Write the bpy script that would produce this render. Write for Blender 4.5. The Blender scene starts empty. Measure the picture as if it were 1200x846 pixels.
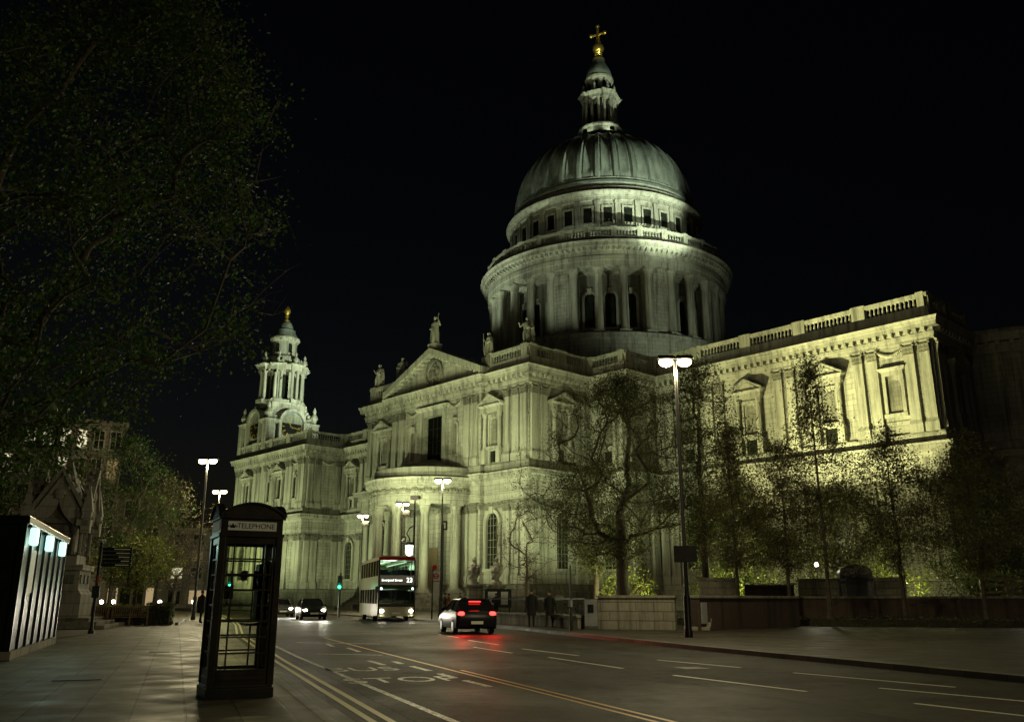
import bpy, bmesh, math, random
import numpy as np
from mathutils import Matrix, Vector, Euler

# ------------------------------------------------------------------ camera, sky, exposure
scene = bpy.context.scene
COL = scene.collection
R = math.radians
cam_data = bpy.data.cameras.new("camera")
cam_data.sensor_fit = 'HORIZONTAL'
cam_data.sensor_width = 36.0
cam_data.lens = 1021.46 / 1200 * 36.0
cam_data.clip_start = 0.1
cam_data.clip_end = 3000
cam = bpy.data.objects.new("camera", cam_data)
COL.objects.link(cam)
cam.matrix_world = (Matrix.Translation((96.401, -112.753, 1.318)) @ Matrix.Rotation(R(-313.024), 4, 'Z')
                    @ Matrix.Rotation(R(90 + 15.276), 4, 'X') @ Matrix.Rotation(R(0.093), 4, 'Z'))
scene.camera = cam

world = bpy.data.worlds.new("World")
scene.world = world
world.use_nodes = True
wn = world.node_tree
sky = wn.nodes.new("ShaderNodeTexSky")
sky.sky_type = 'NISHITA'
sky.sun_disc = False
sky.sun_elevation = R(-4.0)
sky.sun_rotation = R(290)
wn.nodes["Background"].inputs[1].default_value = 0.028
wn.links.new(sky.outputs[0], wn.nodes["Background"].inputs[0])

sun_d = bpy.data.lights.new("faint_fill_sun", 'SUN')  # faint sun added as ambient fill, no moon in view
sun_d.energy = 0.0025
sun_d.angle = R(0.5)
sun_d.color = (1.0, 0.95, 0.85)
sun_o = bpy.data.objects.new("faint_fill_sun", sun_d)
COL.objects.link(sun_o)
sun_o.rotation_euler = (R(35), 0, R(60))

scene.view_settings.view_transform = 'Standard'
scene.view_settings.look = 'None'
scene.view_settings.exposure = 0.0
scene.view_settings.gamma = 1.0
scene.view_settings.use_curve_mapping = False
scene.render.engine = 'CYCLES'
scene.cycles.use_denoising = True
scene.cycles.max_bounces = 6
scene.cycles.diffuse_bounces = 3
scene.cycles.transparent_max_bounces = 12
scene.cycles.sample_clamp_indirect = 4.0
scene.cycles.caustics_reflective = False
scene.cycles.caustics_refractive = False
scene.cycles.use_light_tree = True

rnd = random.Random(7)

# ------------------------------------------------------------------ materials
def new_mat(name):
    m = bpy.data.materials.new(name)
    m.use_nodes = True
    nt = m.node_tree
    return m, nt, nt.nodes["Principled BSDF"]

def N(nt, t, **kw):
    n = nt.nodes.new(t)
    for k, v in kw.items():
        setattr(n, k, v)
    return n

def ramp(nt, stops, fac):
    r = N(nt, "ShaderNodeValToRGB")
    els = r.color_ramp.elements
    while len(els) < len(stops):
        els.new(0.5)
    for e, (p, c) in zip(els, stops):
        e.position = p
        e.color = (*c, 1)
    nt.links.new(fac, r.inputs[0])
    return r.outputs[0]

def mix(nt, a, b, fac, mode='MIX'):
    m = N(nt, "ShaderNodeMix", data_type='RGBA', blend_type=mode)
    for sock, v in ((m.inputs[6], a), (m.inputs[7], b), (m.inputs[0], fac)):
        if hasattr(v, 'links') or isinstance(v, bpy.types.NodeSocket):
            nt.links.new(v, sock)
        elif isinstance(v, tuple):
            sock.default_value = (*v, 1)
        else:
            sock.default_value = v
    return m.outputs[2]

def noise(nt, scale, vec, detail=4, rough=0.6):
    n = N(nt, "ShaderNodeTexNoise")
    n.inputs["Scale"].default_value = scale
    n.inputs["Detail"].default_value = detail
    n.inputs["Roughness"].default_value = rough
    nt.links.new(vec, n.inputs["Vector"])
    return n.outputs["Fac"]

def bump(nt, bsdf, h, strength, dist=0.02, prev=None):
    b = N(nt, "ShaderNodeBump")
    b.inputs["Strength"].default_value = strength
    b.inputs["Distance"].default_value = dist
    nt.links.new(h, b.inputs["Height"])
    if prev:
        nt.links.new(prev, b.inputs["Normal"])
    nt.links.new(b.outputs[0], bsdf.inputs["Normal"])
    return b.outputs[0]

def plain(name, col, rough=0.6, metal=0.0, var=0.25, scale=3.0, bumpy=0.15):
    m, nt, b = new_mat(name)
    geo = N(nt, "ShaderNodeNewGeometry")
    f = noise(nt, scale, geo.outputs["Position"])
    c0 = tuple(c * (1 - var) for c in col)
    c1 = tuple(min(1, c * (1 + var)) for c in col)
    nt.links.new(ramp(nt, [(0.3, c0), (0.7, c1)], f), b.inputs["Base Color"])
    b.inputs["Roughness"].default_value = rough
    b.inputs["Metallic"].default_value = metal
    if bumpy:
        bump(nt, b, noise(nt, scale * 6, geo.outputs["Position"]), bumpy, 0.01)
    return m

def dull(key, level):
    M[key].node_tree.nodes['Principled BSDF'].inputs['Specular IOR Level'].default_value = level

def emit(name, col, s):
    m, nt, b = new_mat(name)
    b.inputs["Base Color"].default_value = (*[c * 0.5 for c in col], 1)
    b.inputs["Emission Color"].default_value = (*col, 1)
    b.inputs["Emission Strength"].default_value = s
    return m

def stone_mat(name, c0, c1, block=(1.5, 0.62), joint=0.5, bumpd=0.02):
    m, nt, b = new_mat(name)
    geo = N(nt, "ShaderNodeNewGeometry")
    sep = N(nt, "ShaderNodeSeparateXYZ")
    nt.links.new(geo.outputs["Position"], sep.inputs[0])
    add = N(nt, "ShaderNodeMath", operation='ADD')
    nt.links.new(sep.outputs[0], add.inputs[0]); nt.links.new(sep.outputs[1], add.inputs[1])
    comb = N(nt, "ShaderNodeCombineXYZ")
    nt.links.new(add.outputs[0], comb.inputs[0]); nt.links.new(sep.outputs[2], comb.inputs[1])
    br = N(nt, "ShaderNodeTexBrick")
    br.inputs["Scale"].default_value = 1.0
    br.inputs["Brick Width"].default_value = block[0]
    br.inputs["Row Height"].default_value = block[1]
    br.inputs["Mortar Size"].default_value = 0.03
    br.inputs["Mortar Smooth"].default_value = 0.3
    br.inputs["Color1"].default_value = (1, 1, 1, 1)
    br.inputs["Color2"].default_value = (0.82, 0.82, 0.82, 1)
    br.inputs["Mortar"].default_value = (1 - joint, 1 - joint, 1 - joint, 1)
    nt.links.new(comb.outputs[0], br.inputs["Vector"])
    big = noise(nt, 0.16, geo.outputs["Position"], 6, 0.65)
    base = ramp(nt, [(0.3, c0), (0.62, c1)], big)
    # vertical weather streaks
    mp = N(nt, "ShaderNodeMapping"); mp.inputs["Scale"].default_value = (1.6, 1.6, 0.09)
    nt.links.new(geo.outputs["Position"], mp.inputs[0])
    st = noise(nt, 1.0, mp.outputs[0], 5, 0.7)
    stc = ramp(nt, [(0.36, (0.26, 0.26, 0.25)), (0.53, (1, 1, 1))], st)
    c = mix(nt, base, stc, 0.75, 'MULTIPLY')
    c = mix(nt, c, br.outputs["Color"], 1.0, 'MULTIPLY')
    fine = noise(nt, 5.0, geo.outputs["Position"], 6, 0.7)
    finec = ramp(nt, [(0.3, (0.7, 0.7, 0.68)), (0.6, (1, 1, 1))], fine)
    c = mix(nt, c, finec, 0.6, 'MULTIPLY')
    nt.links.new(c, b.inputs["Base Color"])
    b.inputs["Roughness"].default_value = 0.85
    p = bump(nt, b, br.outputs["Color"], 0.5, bumpd)
    bump(nt, b, fine, 0.4, 0.03, p)
    return m

M = {}
M['stone'] = stone_mat('portland_stone', (0.30, 0.295, 0.255), (0.46, 0.45, 0.385))
M['stone_plain'] = stone_mat('carved_stone', (0.32, 0.315, 0.27), (0.47, 0.46, 0.39), (3.0, 50.0), 0.05, 0.004)
M['stone_dirty_shade'] = stone_mat('weathered_shade_stone', (0.15, 0.145, 0.12), (0.27, 0.26, 0.215), (1.3, 0.5), 0.4)  # weathered tone, also used as painted shade on drum wall and niches
M['stone_shade_soot'] = stone_mat('shaded_sooty_stone', (0.09, 0.088, 0.07), (0.2, 0.19, 0.155), (3.0, 50.0), 0.05, 0.004)  # shade and dirt put into the colour of soffits and capitals
M['void'] = plain('unlit_interior', (0.006, 0.007, 0.005), 0.9, 0, 0.3, 1, 0)
M['wall_stone'] = stone_mat('garden_wall_stone', (0.25, 0.235, 0.18), (0.38, 0.36, 0.28), (1.1, 0.4), 0.5)
M['brick'] = stone_mat('dark_brick', (0.075, 0.05, 0.04), (0.12, 0.08, 0.06), (0.23, 0.075), 0.3, 0.006)
M['monument'] = stone_mat('monument_stone', (0.3, 0.285, 0.25), (0.45, 0.43, 0.37), (1.2, 0.55), 0.35)
M['office'] = stone_mat('office_stone', (0.16, 0.14, 0.11), (0.24, 0.21, 0.17), (1.2, 0.5), 0.3)

def lead_mat():
    m, nt, b = new_mat('roof_lead')
    geo = N(nt, "ShaderNodeNewGeometry")
    mp = N(nt, "ShaderNodeMapping"); mp.inputs["Scale"].default_value = (0.8, 0.8, 0.12)
    nt.links.new(geo.outputs["Position"], mp.inputs[0])
    f = noise(nt, 1.0, mp.outputs[0], 6, 0.7)
    nt.links.new(ramp(nt, [(0.32, (0.10, 0.115, 0.105)), (0.68, (0.30, 0.325, 0.30))], f), b.inputs["Base Color"])
    b.inputs["Metallic"].default_value = 0.15
    rf = ramp(nt, [(0.3, (0.24,) * 3), (0.7, (0.4,) * 3)], noise(nt, 1.5, geo.outputs["Position"]))
    nt.links.new(rf, b.inputs["Roughness"])
    bump(nt, b, noise(nt, 0.9, geo.outputs["Position"], 4), 0.3, 0.12)
    return m
M['lead'] = lead_mat()
M['gold'] = plain('gold_leaf', (0.75, 0.52, 0.12), 0.32, 0.85, 0.2, 4, 0.1)
M['dark_glass'] = plain('dark_window_glass', (0.016, 0.018, 0.014), 0.18, 0.0, 0.5, 0.8, 0.05)
M['clock_black'] = plain('clock_dial_black', (0.006, 0.007, 0.006), 0.5, 0.0, 0.3, 3, 0)
M['black_paint'] = plain('black_gloss_paint', (0.010, 0.011, 0.010), 0.28, 0.0, 0.5, 4, 0.12)
M['black_metal'] = plain('black_iron', (0.018, 0.018, 0.017), 0.45, 0.2, 0.4, 5, 0.1)
M['box_paint'] = plain('phone_box_paint', (0.022, 0.019, 0.014), 0.3, 0.0, 0.55, 5, 0.25)
M['kiosk_panel'] = plain('kiosk_panel', (0.013, 0.0135, 0.011), 0.3, 0.0, 0.35, 1.5, 0.08)
M['white_paint'] = plain('white_paint', (0.75, 0.74, 0.7), 0.5, 0, 0.08, 4, 0.05)
M['grey_sign'] = plain('grey_sign', (0.30, 0.31, 0.32), 0.5, 0, 0.15, 3, 0.05)
M['opal'] = emit('opal_sign_glass', (0.75, 0.72, 0.48), 0.055)
M['red_paint'] = plain('red_paint', (0.55, 0.03, 0.025), 0.3, 0, 0.12, 3, 0)
M['bus_cream'] = plain('bus_side_paint', (0.42, 0.40, 0.27), 0.3, 0, 0.12, 1, 0.02)
M['bus_red'] = plain('bus_red_paint', (0.42, 0.025, 0.02), 0.25, 0, 0.1, 1, 0.0)
M['car_dark'] = plain('dark_car_paint', (0.012, 0.012, 0.013), 0.25, 0.1, 0.2, 1, 0)
M['car_silver'] = plain('silver_car_paint', (0.16, 0.16, 0.16), 0.25, 0.6, 0.15, 1, 0)
M['rubber'] = plain('tyre_rubber', (0.015, 0.015, 0.015), 0.85, 0, 0.3, 8, 0.2)
M['rim'] = plain('alloy_rim', (0.45, 0.45, 0.45), 0.3, 0.8, 0.1, 4, 0)
M['wood'] = plain('weathered_wood', (0.17, 0.12, 0.07), 0.65, 0, 0.4, 6, 0.3)
M['bark'] = plain('tree_bark', (0.060, 0.048, 0.034), 0.9, 0, 0.45, 7, 0.7)
M['cloth_black'] = plain('black_cloth', (0.014, 0.013, 0.012), 0.9, 0, 0.3, 9, 0.2)
M['cloth_navy'] = plain('navy_cloth', (0.02, 0.024, 0.04), 0.9, 0, 0.3, 9, 0.2)
M['cloth_brown'] = plain('brown_cloth', (0.07, 0.05, 0.03), 0.9, 0, 0.3, 9, 0.2)
M['cloth_red'] = plain('rust_cloth', (0.25, 0.07, 0.03), 0.9, 0, 0.3, 9, 0.2)
M['skin'] = plain('skin', (0.42, 0.26, 0.18), 0.55, 0, 0.08, 9, 0.05)
M['hair'] = plain('dark_hair', (0.02, 0.014, 0.01), 0.6, 0, 0.3, 30, 0.3)
M['lamp_on'] = emit('street_lamp_lens', (1.0, 0.86, 0.5), 9)
M['kiosk_on'] = emit('kiosk_lamp_glass', (0.5, 1.0, 0.85), 1.6)
M['globe_on'] = emit('globe_lamp_glass', (1.0, 0.93, 0.72), 22)
M['lantern_on'] = emit('lantern_glass', (0.85, 1.0, 0.85), 5)
M['headlight_on'] = emit('headlight_lens', (1.0, 0.93, 0.72), 70)
M['headlight_dim'] = emit('sidelight_lens', (0.85, 0.95, 1.0), 5)
M['tail_on'] = emit('tail_lamp_lens', (1.0, 0.025, 0.02), 9)
M['green_on'] = emit('green_signal_lens', (0.03, 1.0, 0.42), 14)
M['window_on'] = emit('lit_window', (1.0, 0.92, 0.6), 0.75)
M['window_dim'] = emit('dim_window', (1.0, 0.78, 0.4), 0.06)
M['shop_on'] = emit('shop_window_light', (1.0, 0.75, 0.4), 0.3)
M['shop_teal'] = emit('shop_window_teal', (0.06, 0.8, 0.6), 0.6)
M['blind_on'] = emit('destination_letters', (0.9, 0.95, 0.9), 3.5)
M['bus_tube'] = emit('bus_ceiling_tube', (0.75, 1.0, 0.72), 3.2)
M['flood_on'] = emit('floodlight_lens', (0.9, 1.0, 0.55), 3)
M['red_signal'] = emit('red_lamp', (1.0, 0.05, 0.03), 4)
M['white_plate'] = plain('number_plate', (0.7, 0.72, 0.6), 0.4, 0, 0.05, 4, 0)

dull('kiosk_panel', 0.12); dull('void', 0.0); dull('clock_black', 0.15); dull('car_dark', 0.3)
def clear_glass(name, tint=(0.75, 0.8, 0.75), mixf=0.22, rough=0.06):
    m, nt, b = new_mat(name)
    out = nt.nodes["Material Output"]
    tr = N(nt, "ShaderNodeBsdfTransparent"); tr.inputs[0].default_value = (*tint, 1)
    gl = N(nt, "ShaderNodeBsdfGlossy"); gl.inputs["Roughness"].default_value = rough
    gl.inputs[0].default_value = (0.8, 0.85, 0.8, 1)
    lw = N(nt, "ShaderNodeLayerWeight"); lw.inputs[0].default_value = mixf
    mx = N(nt, "ShaderNodeMixShader")
    nt.links.new(lw.outputs["Fresnel"], mx.inputs[0])
    nt.links.new(tr.outputs[0], mx.inputs[1]); nt.links.new(gl.outputs[0], mx.inputs[2])
    nt.links.new(mx.outputs[0], out.inputs[0])
    nt.nodes.remove(b)
    return m
M['clear_glass'] = clear_glass('clear_glass', (0.93, 0.94, 0.88), 0.12)
M['bus_glass'] = clear_glass('bus_glass', (0.55, 0.62, 0.55), 0.35)
M['car_glass'] = plain('car_glass', (0.01, 0.012, 0.012), 0.08, 0, 0.2, 1, 0)

def leaf_mat(name, c0, c1, trans=0.35):
    m, nt, b = new_mat(name)
    geo = N(nt, "ShaderNodeNewGeometry")
    col = ramp(nt, [(0.1, c0), (0.9, c1)], geo.outputs["Random Per Island"])
    nt.links.new(col, b.inputs["Base Color"])
    b.inputs["Roughness"].default_value = 0.55
    out = nt.nodes["Material Output"]
    tl = N(nt, "ShaderNodeBsdfTranslucent")
    nt.links.new(col, tl.inputs[0])
    mx = N(nt, "ShaderNodeMixShader"); mx.inputs[0].default_value = trans
    nt.links.new(b.outputs[0], mx.inputs[1]); nt.links.new(tl.outputs[0], mx.inputs[2])
    nt.links.new(mx.outputs[0], out.inputs[0])
    return m
M['leaf'] = leaf_mat('plane_leaves', (0.035, 0.055, 0.012), (0.11, 0.13, 0.03))
M['leaf_olive'] = leaf_mat('olive_leaves', (0.05, 0.055, 0.015), (0.13, 0.12, 0.035))
M['leaf_dark'] = leaf_mat('dark_leaves', (0.02, 0.055, 0.005), (0.07, 0.14, 0.015))
M['leaf_lime'] = leaf_mat('lime_leaves', (0.09, 0.12, 0.015), (0.2, 0.23, 0.035))
M['hedge_leaf'] = leaf_mat('hedge_leaves', (0.03, 0.05, 0.012), (0.1, 0.13, 0.025), 0.2)

def road_mat():
    m, nt, b = new_mat('asphalt')
    geo = N(nt, "ShaderNodeNewGeometry")
    P = geo.outputs["Position"]
    big = noise(nt, 0.22, P, 5, 0.6)
    fine = noise(nt, 17.0, P, 5, 0.85)
    mp = N(nt, "ShaderNodeMapping"); mp.inputs["Rotation"].default_value = (0, 0, R(22.7)); mp.inputs["Scale"].default_value = (0.06, 0.9, 1)
    nt.links.new(P, mp.inputs[0])
    tracks = noise(nt, 1.0, mp.outputs[0], 4, 0.6)
    c = ramp(nt, [(0.3, (0.016, 0.013, 0.0075)), (0.7, (0.046, 0.0375, 0.022))], big)
    c = mix(nt, c, ramp(nt, [(0.3, (0.7,) * 3), (0.7, (1.15,) * 3)], tracks), 0.6, 'MULTIPLY')
    c = mix(nt, c, ramp(nt, [(0.35, (0.45,) * 3), (0.7, (1.6,) * 3)], fine), 0.85, 'MULTIPLY')
    mp2 = N(nt, "ShaderNodeMapping"); mp2.inputs["Rotation"].default_value = (0, 0, R(22.7))
    wob = N(nt, "ShaderNodeVectorMath", operation='ADD')
    nv = N(nt, "ShaderNodeTexNoise"); nv.inputs["Scale"].default_value = 1.6; nv.inputs["Detail"].default_value = 4
    nt.links.new(P, nv.inputs["Vector"])
    sc = N(nt, "ShaderNodeVectorMath", operation='SCALE'); sc.inputs[3].default_value = 0.22
    nt.links.new(nv.outputs["Color"], sc.inputs[0]); nt.links.new(P, wob.inputs[0]); nt.links.new(sc.outputs[0], wob.inputs[1])
    nt.links.new(wob.outputs[0], mp2.inputs[0])
    pb = N(nt, "ShaderNodeTexBrick"); pb.inputs["Scale"].default_value = 1.0
    pb.inputs["Brick Width"].default_value = 9.5; pb.inputs["Row Height"].default_value = 2.9
    pb.inputs["Mortar Size"].default_value = 0.022; pb.inputs["Mortar Smooth"].default_value = 0.6
    pb.inputs["Color1"].default_value = (1.15, 1.15, 1.15, 1); pb.inputs["Color2"].default_value = (0.6, 0.6, 0.6, 1); pb.inputs["Mortar"].default_value = (0.3, 0.3, 0.3, 1)
    nt.links.new(mp2.outputs[0], pb.inputs["Vector"])
    c = mix(nt, c, pb.outputs["Color"], 0.85, 'MULTIPLY')
    oil = ramp(nt, [(0.36, (0.5,) * 3), (0.48, (1,) * 3)], noise(nt, 0.8, P, 6, 0.7))
    c = mix(nt, c, oil, 0.7, 'MULTIPLY')
    grit = ramp(nt, [(0.32, (0.15,) * 3), (0.72, (1.5,) * 3)], noise(nt, 4.5, P, 8, 0.8))
    sp = mix(nt, mix(nt, mix(nt, pb.outputs["Color"], oil, 1.0, 'MULTIPLY'), grit, 0.8, 'MULTIPLY'), (0.26, 0.26, 0.26), 1.0, 'MULTIPLY')
    nt.links.new(sp, b.inputs["Specular IOR Level"])
    nt.links.new(c, b.inputs["Base Color"])
    nt.links.new(ramp(nt, [(0.3, (0.42,) * 3), (0.7, (0.7,) * 3)], big), b.inputs["Roughness"])
    p = bump(nt, b, fine, 1.0, 0.03)
    b.inputs['Specular IOR Level'].default_value = 0.22
    bump(nt, b, noise(nt, 1.3, P, 3), 0.25, 0.05, p)
    return m
M['road'] = road_mat()

def paving_mat(name, c0, c1, rot, w=0.9, h=0.6):
    m, nt, b = new_mat(name)
    geo = N(nt, "ShaderNodeNewGeometry")
    P = geo.outputs["Position"]
    mp = N(nt, "ShaderNodeMapping"); mp.inputs["Rotation"].default_value = (0, 0, R(rot))
    nt.links.new(P, mp.inputs[0])
    br = N(nt, "ShaderNodeTexBrick")
    br.inputs["Scale"].default_value = 1.0
    br.inputs["Brick Width"].default_value = w; br.inputs["Row Height"].default_value = h
    br.inputs["Mortar Size"].default_value = 0.016; br.inputs["Mortar Smooth"].default_value = 0.2
    br.inputs["Color1"].default_value = (1, 1, 1, 1); br.inputs["Color2"].default_value = (0.5, 0.49, 0.46, 1)
    br.inputs["Mortar"].default_value = (0.16, 0.16, 0.15, 1)
    nt.links.new(mp.outputs[0], br.inputs["Vector"])
    base = ramp(nt, [(0.3, c0), (0.7, c1)], noise(nt, 0.5, P, 6, 0.65))
    c = mix(nt, base, br.outputs["Color"], 0.85, 'MULTIPLY')
    spots = ramp(nt, [(0.38, (0.55,) * 3), (0.5, (1,) * 3)], noise(nt, 3.1, P, 6, 0.75))
    c = mix(nt, c, spots, 0.55, 'MULTIPLY')
    nt.links.new(c, b.inputs["Base Color"])
    nt.links.new(ramp(nt, [(0.3, (0.42,) * 3), (0.7, (0.75,) * 3)], noise(nt, 1.1, P)), b.inputs["Roughness"])
    p = bump(nt, b, br.outputs["Color"], 0.5, 0.012)
    bump(nt, b, noise(nt, 14, P), 0.3, 0.01, p)
    return m
M['paving'] = paving_mat('york_stone_paving', (0.13, 0.12, 0.072), (0.21, 0.195, 0.12), 22.7)
M['footway'] = paving_mat('far_footway', (0.035, 0.031, 0.021), (0.085, 0.076, 0.052), 15.0, 1.2, 0.8)
M['kerb'] = paving_mat('granite_kerb', (0.11, 0.105, 0.085), (0.19, 0.18, 0.15), 22.7, 0.95, 5.0)
M['soil'] = plain('garden_soil', (0.035, 0.03, 0.02), 0.95, 0, 0.4, 2, 0.8)
M['lawn'] = plain('lawn', (0.035, 0.05, 0.016), 0.9, 0, 0.5, 4, 0.8)
M['iron_cover'] = plain('iron_cover', (0.035, 0.033, 0.028), 0.55, 0.4, 0.4, 12, 0.5)

def paint_mat(name, col, wear=0.45):
    m, nt, b = new_mat(name)
    geo = N(nt, "ShaderNodeNewGeometry")
    f = noise(nt, 9.0, geo.outputs["Position"], 6, 0.8)
    c = ramp(nt, [(wear - 0.05, (0.045, 0.042, 0.034)), (wear + 0.06, col)], f)
    nt.links.new(c, b.inputs["Base Color"])
    b.inputs["Roughness"].default_value = 0.45
    bump(nt, b, noise(nt, 30, geo.outputs["Position"]), 0.5, 0.008)
    return m
M['yellow_line'] = paint_mat('yellow_road_paint', (0.6, 0.5, 0.12), 0.3)
M['orange_line'] = paint_mat('orange_road_paint', (0.75, 0.38, 0.03), 0.27)
M['white_line'] = paint_mat('white_road_paint', (0.8, 0.77, 0.58), 0.31)
M['worn_line'] = paint_mat('worn_road_paint', (0.55, 0.52, 0.38), 0.49)

# ------------------------------------------------------------------ mesh helpers
class MB:
    def __init__(s):
        s.v = []; s.f = []; s.M = Matrix.Identity(4)
    def add(s, verts, faces):
        o = len(s.v)
        mt = s.M
        s.v += [tuple(mt @ Vector(p)) for p in verts]
        s.f += [tuple(i + o for i in f) for f in faces]
        return s
    def box(s, x0, x1, y0, y1, z0, z1):
        return s.frustum((x0, x1, y0, y1, z0), (x0, x1, y0, y1, z1))
    def frustum(s, a, b):
        x0, x1, y0, y1, z0 = a; X0, X1, Y0, Y1, z1 = b
        v = [(x0, y0, z0), (x1, y0, z0), (x1, y1, z0), (x0, y1, z0), (X0, Y0, z1), (X1, Y0, z1), (X1, Y1, z1), (X0, Y1, z1)]
        return s.add(v, [(3, 2, 1, 0), (4, 5, 6, 7), (0, 1, 5, 4), (1, 2, 6, 5), (2, 3, 7, 6), (3, 0, 4, 7)])
    def prism(s, poly, z0, z1):
        n = len(poly)
        v = [(x, y, z0) for x, y in poly] + [(x, y, z1) for x, y in poly]
        f = [tuple(range(n))[::-1], tuple(range(n, 2 * n))] + [(i, (i + 1) % n, n + (i + 1) % n, n + i) for i in range(n)]
        return s.add(v, f)
    def slab(s, poly, y0, y1):        # polygon in x,z extruded along y (y0 front)
        n = len(poly)
        v = [(x, y0, z) for x, z in poly] + [(x, y1, z) for x, z in poly]
        f = [tuple(range(n)), tuple(range(n, 2 * n))[::-1]] + [(i, n + i, n + (i + 1) % n, (i + 1) % n) for i in range(n)]
        return s.add(v, f)
    def lathe(s, prof, n=16, c=(0, 0), a0=0.0, a1=2 * math.pi, cap=False):
        full = abs(a1 - a0 - 2 * math.pi) < 1e-6
        k = n if full else n + 1
        v = []
        for r, z in prof:
            for i in range(k):
                a = a0 + (a1 - a0) * i / n
                v.append((c[0] + r * math.cos(a), c[1] + r * math.sin(a), z))
        f = []
        for j in range(len(prof) - 1):
            for i in range(n):
                i2 = (i + 1) % k
                f.append((j * k + i, j * k + i2, (j + 1) * k + i2, (j + 1) * k + i))
        if cap and full:
            f.append(tuple(range(k))[::-1]); f.append(tuple((len(prof) - 1) * k + i for i in range(k)))
        return s.add(v, f)
    def tube(s, pts, rad, n=8, closed_ends=True):
        pts = [Vector(p) for p in pts]
        if not isinstance(rad, (list, tuple)):
            rad = [rad] * len(pts)
        v = []; f = []
        for i, p in enumerate(pts):
            d = (pts[min(i + 1, len(pts) - 1)] - pts[max(i - 1, 0)]).normalized()
            up = Vector((0, 0, 1)) if abs(d.z) < 0.95 else Vector((1, 0, 0))
            a = d.cross(up).normalized(); b = d.cross(a)
            for k in range(n):
                t = 2 * math.pi * k / n
                v.append(p + (a * math.cos(t) + b * math.sin(t)) * rad[i])
        for i in range(len(pts) - 1):
            for k in range(n):
                k2 = (k + 1) % n
                f.append((i * n + k, i * n + k2, (i + 1) * n + k2, (i + 1) * n + k))
        if closed_ends:
            f.append(tuple(range(n))); f.append(tuple((len(pts) - 1) * n + k for k in range(n))[::-1])
        return s.add(v, f)
    def ball(s, c, r, n=10, m=6, sx=1, sy=1, sz=1):
        v = []; f = []
        for j in range(m + 1):
            t = math.pi * j / m
            for i in range(n):
                a = 2 * math.pi * i / n
                v.append((c[0] + r * sx * math.sin(t) * math.cos(a), c[1] + r * sy * math.sin(t) * math.sin(a), c[2] - r * sz * math.cos(t)))
        for j in range(m):
            for i in range(n):
                i2 = (i + 1) % n
                f.append((j * n + i, j * n + i2, (j + 1) * n + i2, (j + 1) * n + i))
        return s.add(v, f)
    def mesh(s, name, mat, smooth=False, bevel=0):
        me = bpy.data.meshes.new(name)
        me.from_pydata(s.v, [], s.f)
        bm = bmesh.new(); bm.from_mesh(me)
        bmesh.ops.remove_doubles(bm, verts=bm.verts, dist=1e-5)
        bmesh.ops.dissolve_degenerate(bm, edges=bm.edges, dist=1e-5)
        bmesh.ops.recalc_face_normals(bm, faces=bm.faces)
        if bevel:
            bmesh.ops.bevel(bm, geom=[e for e in bm.edges if len(e.link_faces) == 2 and e.calc_face_angle(0) > 0.6], offset=bevel, segments=2, affect='EDGES', profile=0.6)
        bm.to_mesh(me); bm.free()
        me.materials.append(mat)
        if smooth:
            me.polygons.foreach_set('use_smooth', [True] * len(me.polygons))
            try:
                me.set_sharp_from_angle(angle=R(40))
            except Exception:
                pass
        return me
    def build(s, name, mat, parent=None, smooth=False, bevel=0, M4=None):
        return place(s.mesh(name, mat, smooth, bevel), name, parent, M4)

def second_mat(me, mat, test):
    me.materials.append(mat)
    for p in me.polygons:
        if test(p.center, p.normal): p.material_index = 1
    return me

def place(me, name, parent=None, M4=None):
    o = bpy.data.objects.new(name, me)
    COL.objects.link(o)
    if parent:
        o.parent = parent
    if M4 is not None:
        o.matrix_local = M4
    return o

def tag(o, label, cat, group=None):
    o['label'] = label; o['category'] = cat
    if group:
        o['group'] = group
    return o

def thing(name, label, cat, loc=(0, 0, 0), rz=0.0, group=None):
    o = bpy.data.objects.new(name, None)
    o.empty_display_size = 0.3
    COL.objects.link(o)
    o.location = loc; o.rotation_euler = (0, 0, rz)
    return tag(o, label, cat, group)

def struct(mb, name, mat, **kw):
    o = mb.build(name, mat, **kw)
    o['kind'] = 'structure'
    return o

def dup(root, loc, rz, label, group=None):
    r = root.copy(); COL.objects.link(r)
    r.location = loc; r.rotation_euler = (0, 0, rz); r['label'] = label
    if group: r['group'] = group
    for ch in list(root.children):
        if ch.type == 'LIGHT': continue
        c = ch.copy(); COL.objects.link(c); c.parent = r
        for g in list(ch.children):
            d = g.copy(); COL.objects.link(d); d.parent = c
    return r

def frame(x, y, deg, z=0.0):
    return Matrix.Translation((x, y, z)) @ Matrix.Rotation(R(deg), 4, 'Z')

def text_mesh(txt, size, mat, name, parent, M4, depth=0.004, font_scale=1.0, align='CENTER'):
    cu = bpy.data.curves.new(name, 'FONT')
    cu.body = txt; cu.size = size; cu.extrude = depth
    cu.align_x = align; cu.align_y = 'CENTER'
    tmp = bpy.data.objects.new(name, cu)
    COL.objects.link(tmp)
    dg = bpy.context.evaluated_depsgraph_get()
    me = bpy.data.meshes.new_from_object(tmp.evaluated_get(dg))
    bpy.data.objects.remove(tmp)
    me.name = name
    me.materials.clear(); me.materials.append(mat)
    return place(me, name, parent, M4)

def lamp(kind, name, loc, energy, col, parent=None, target=None, radius=0.15, cone=None, blend=0.6):
    d = bpy.data.lights.new(name, kind)
    d.energy = energy; d.color = col
    d.shadow_soft_size = radius
    if kind == 'SPOT':
        d.spot_size = R(cone); d.spot_blend = blend
    o = bpy.data.objects.new(name, d)
    COL.objects.link(o)
    if parent: o.parent = parent
    o.location = loc
    if target is not None:
        o.rotation_euler = (Vector(target) - Vector(loc)).to_track_quat('-Z', 'Y').to_euler()
    return o

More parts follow.
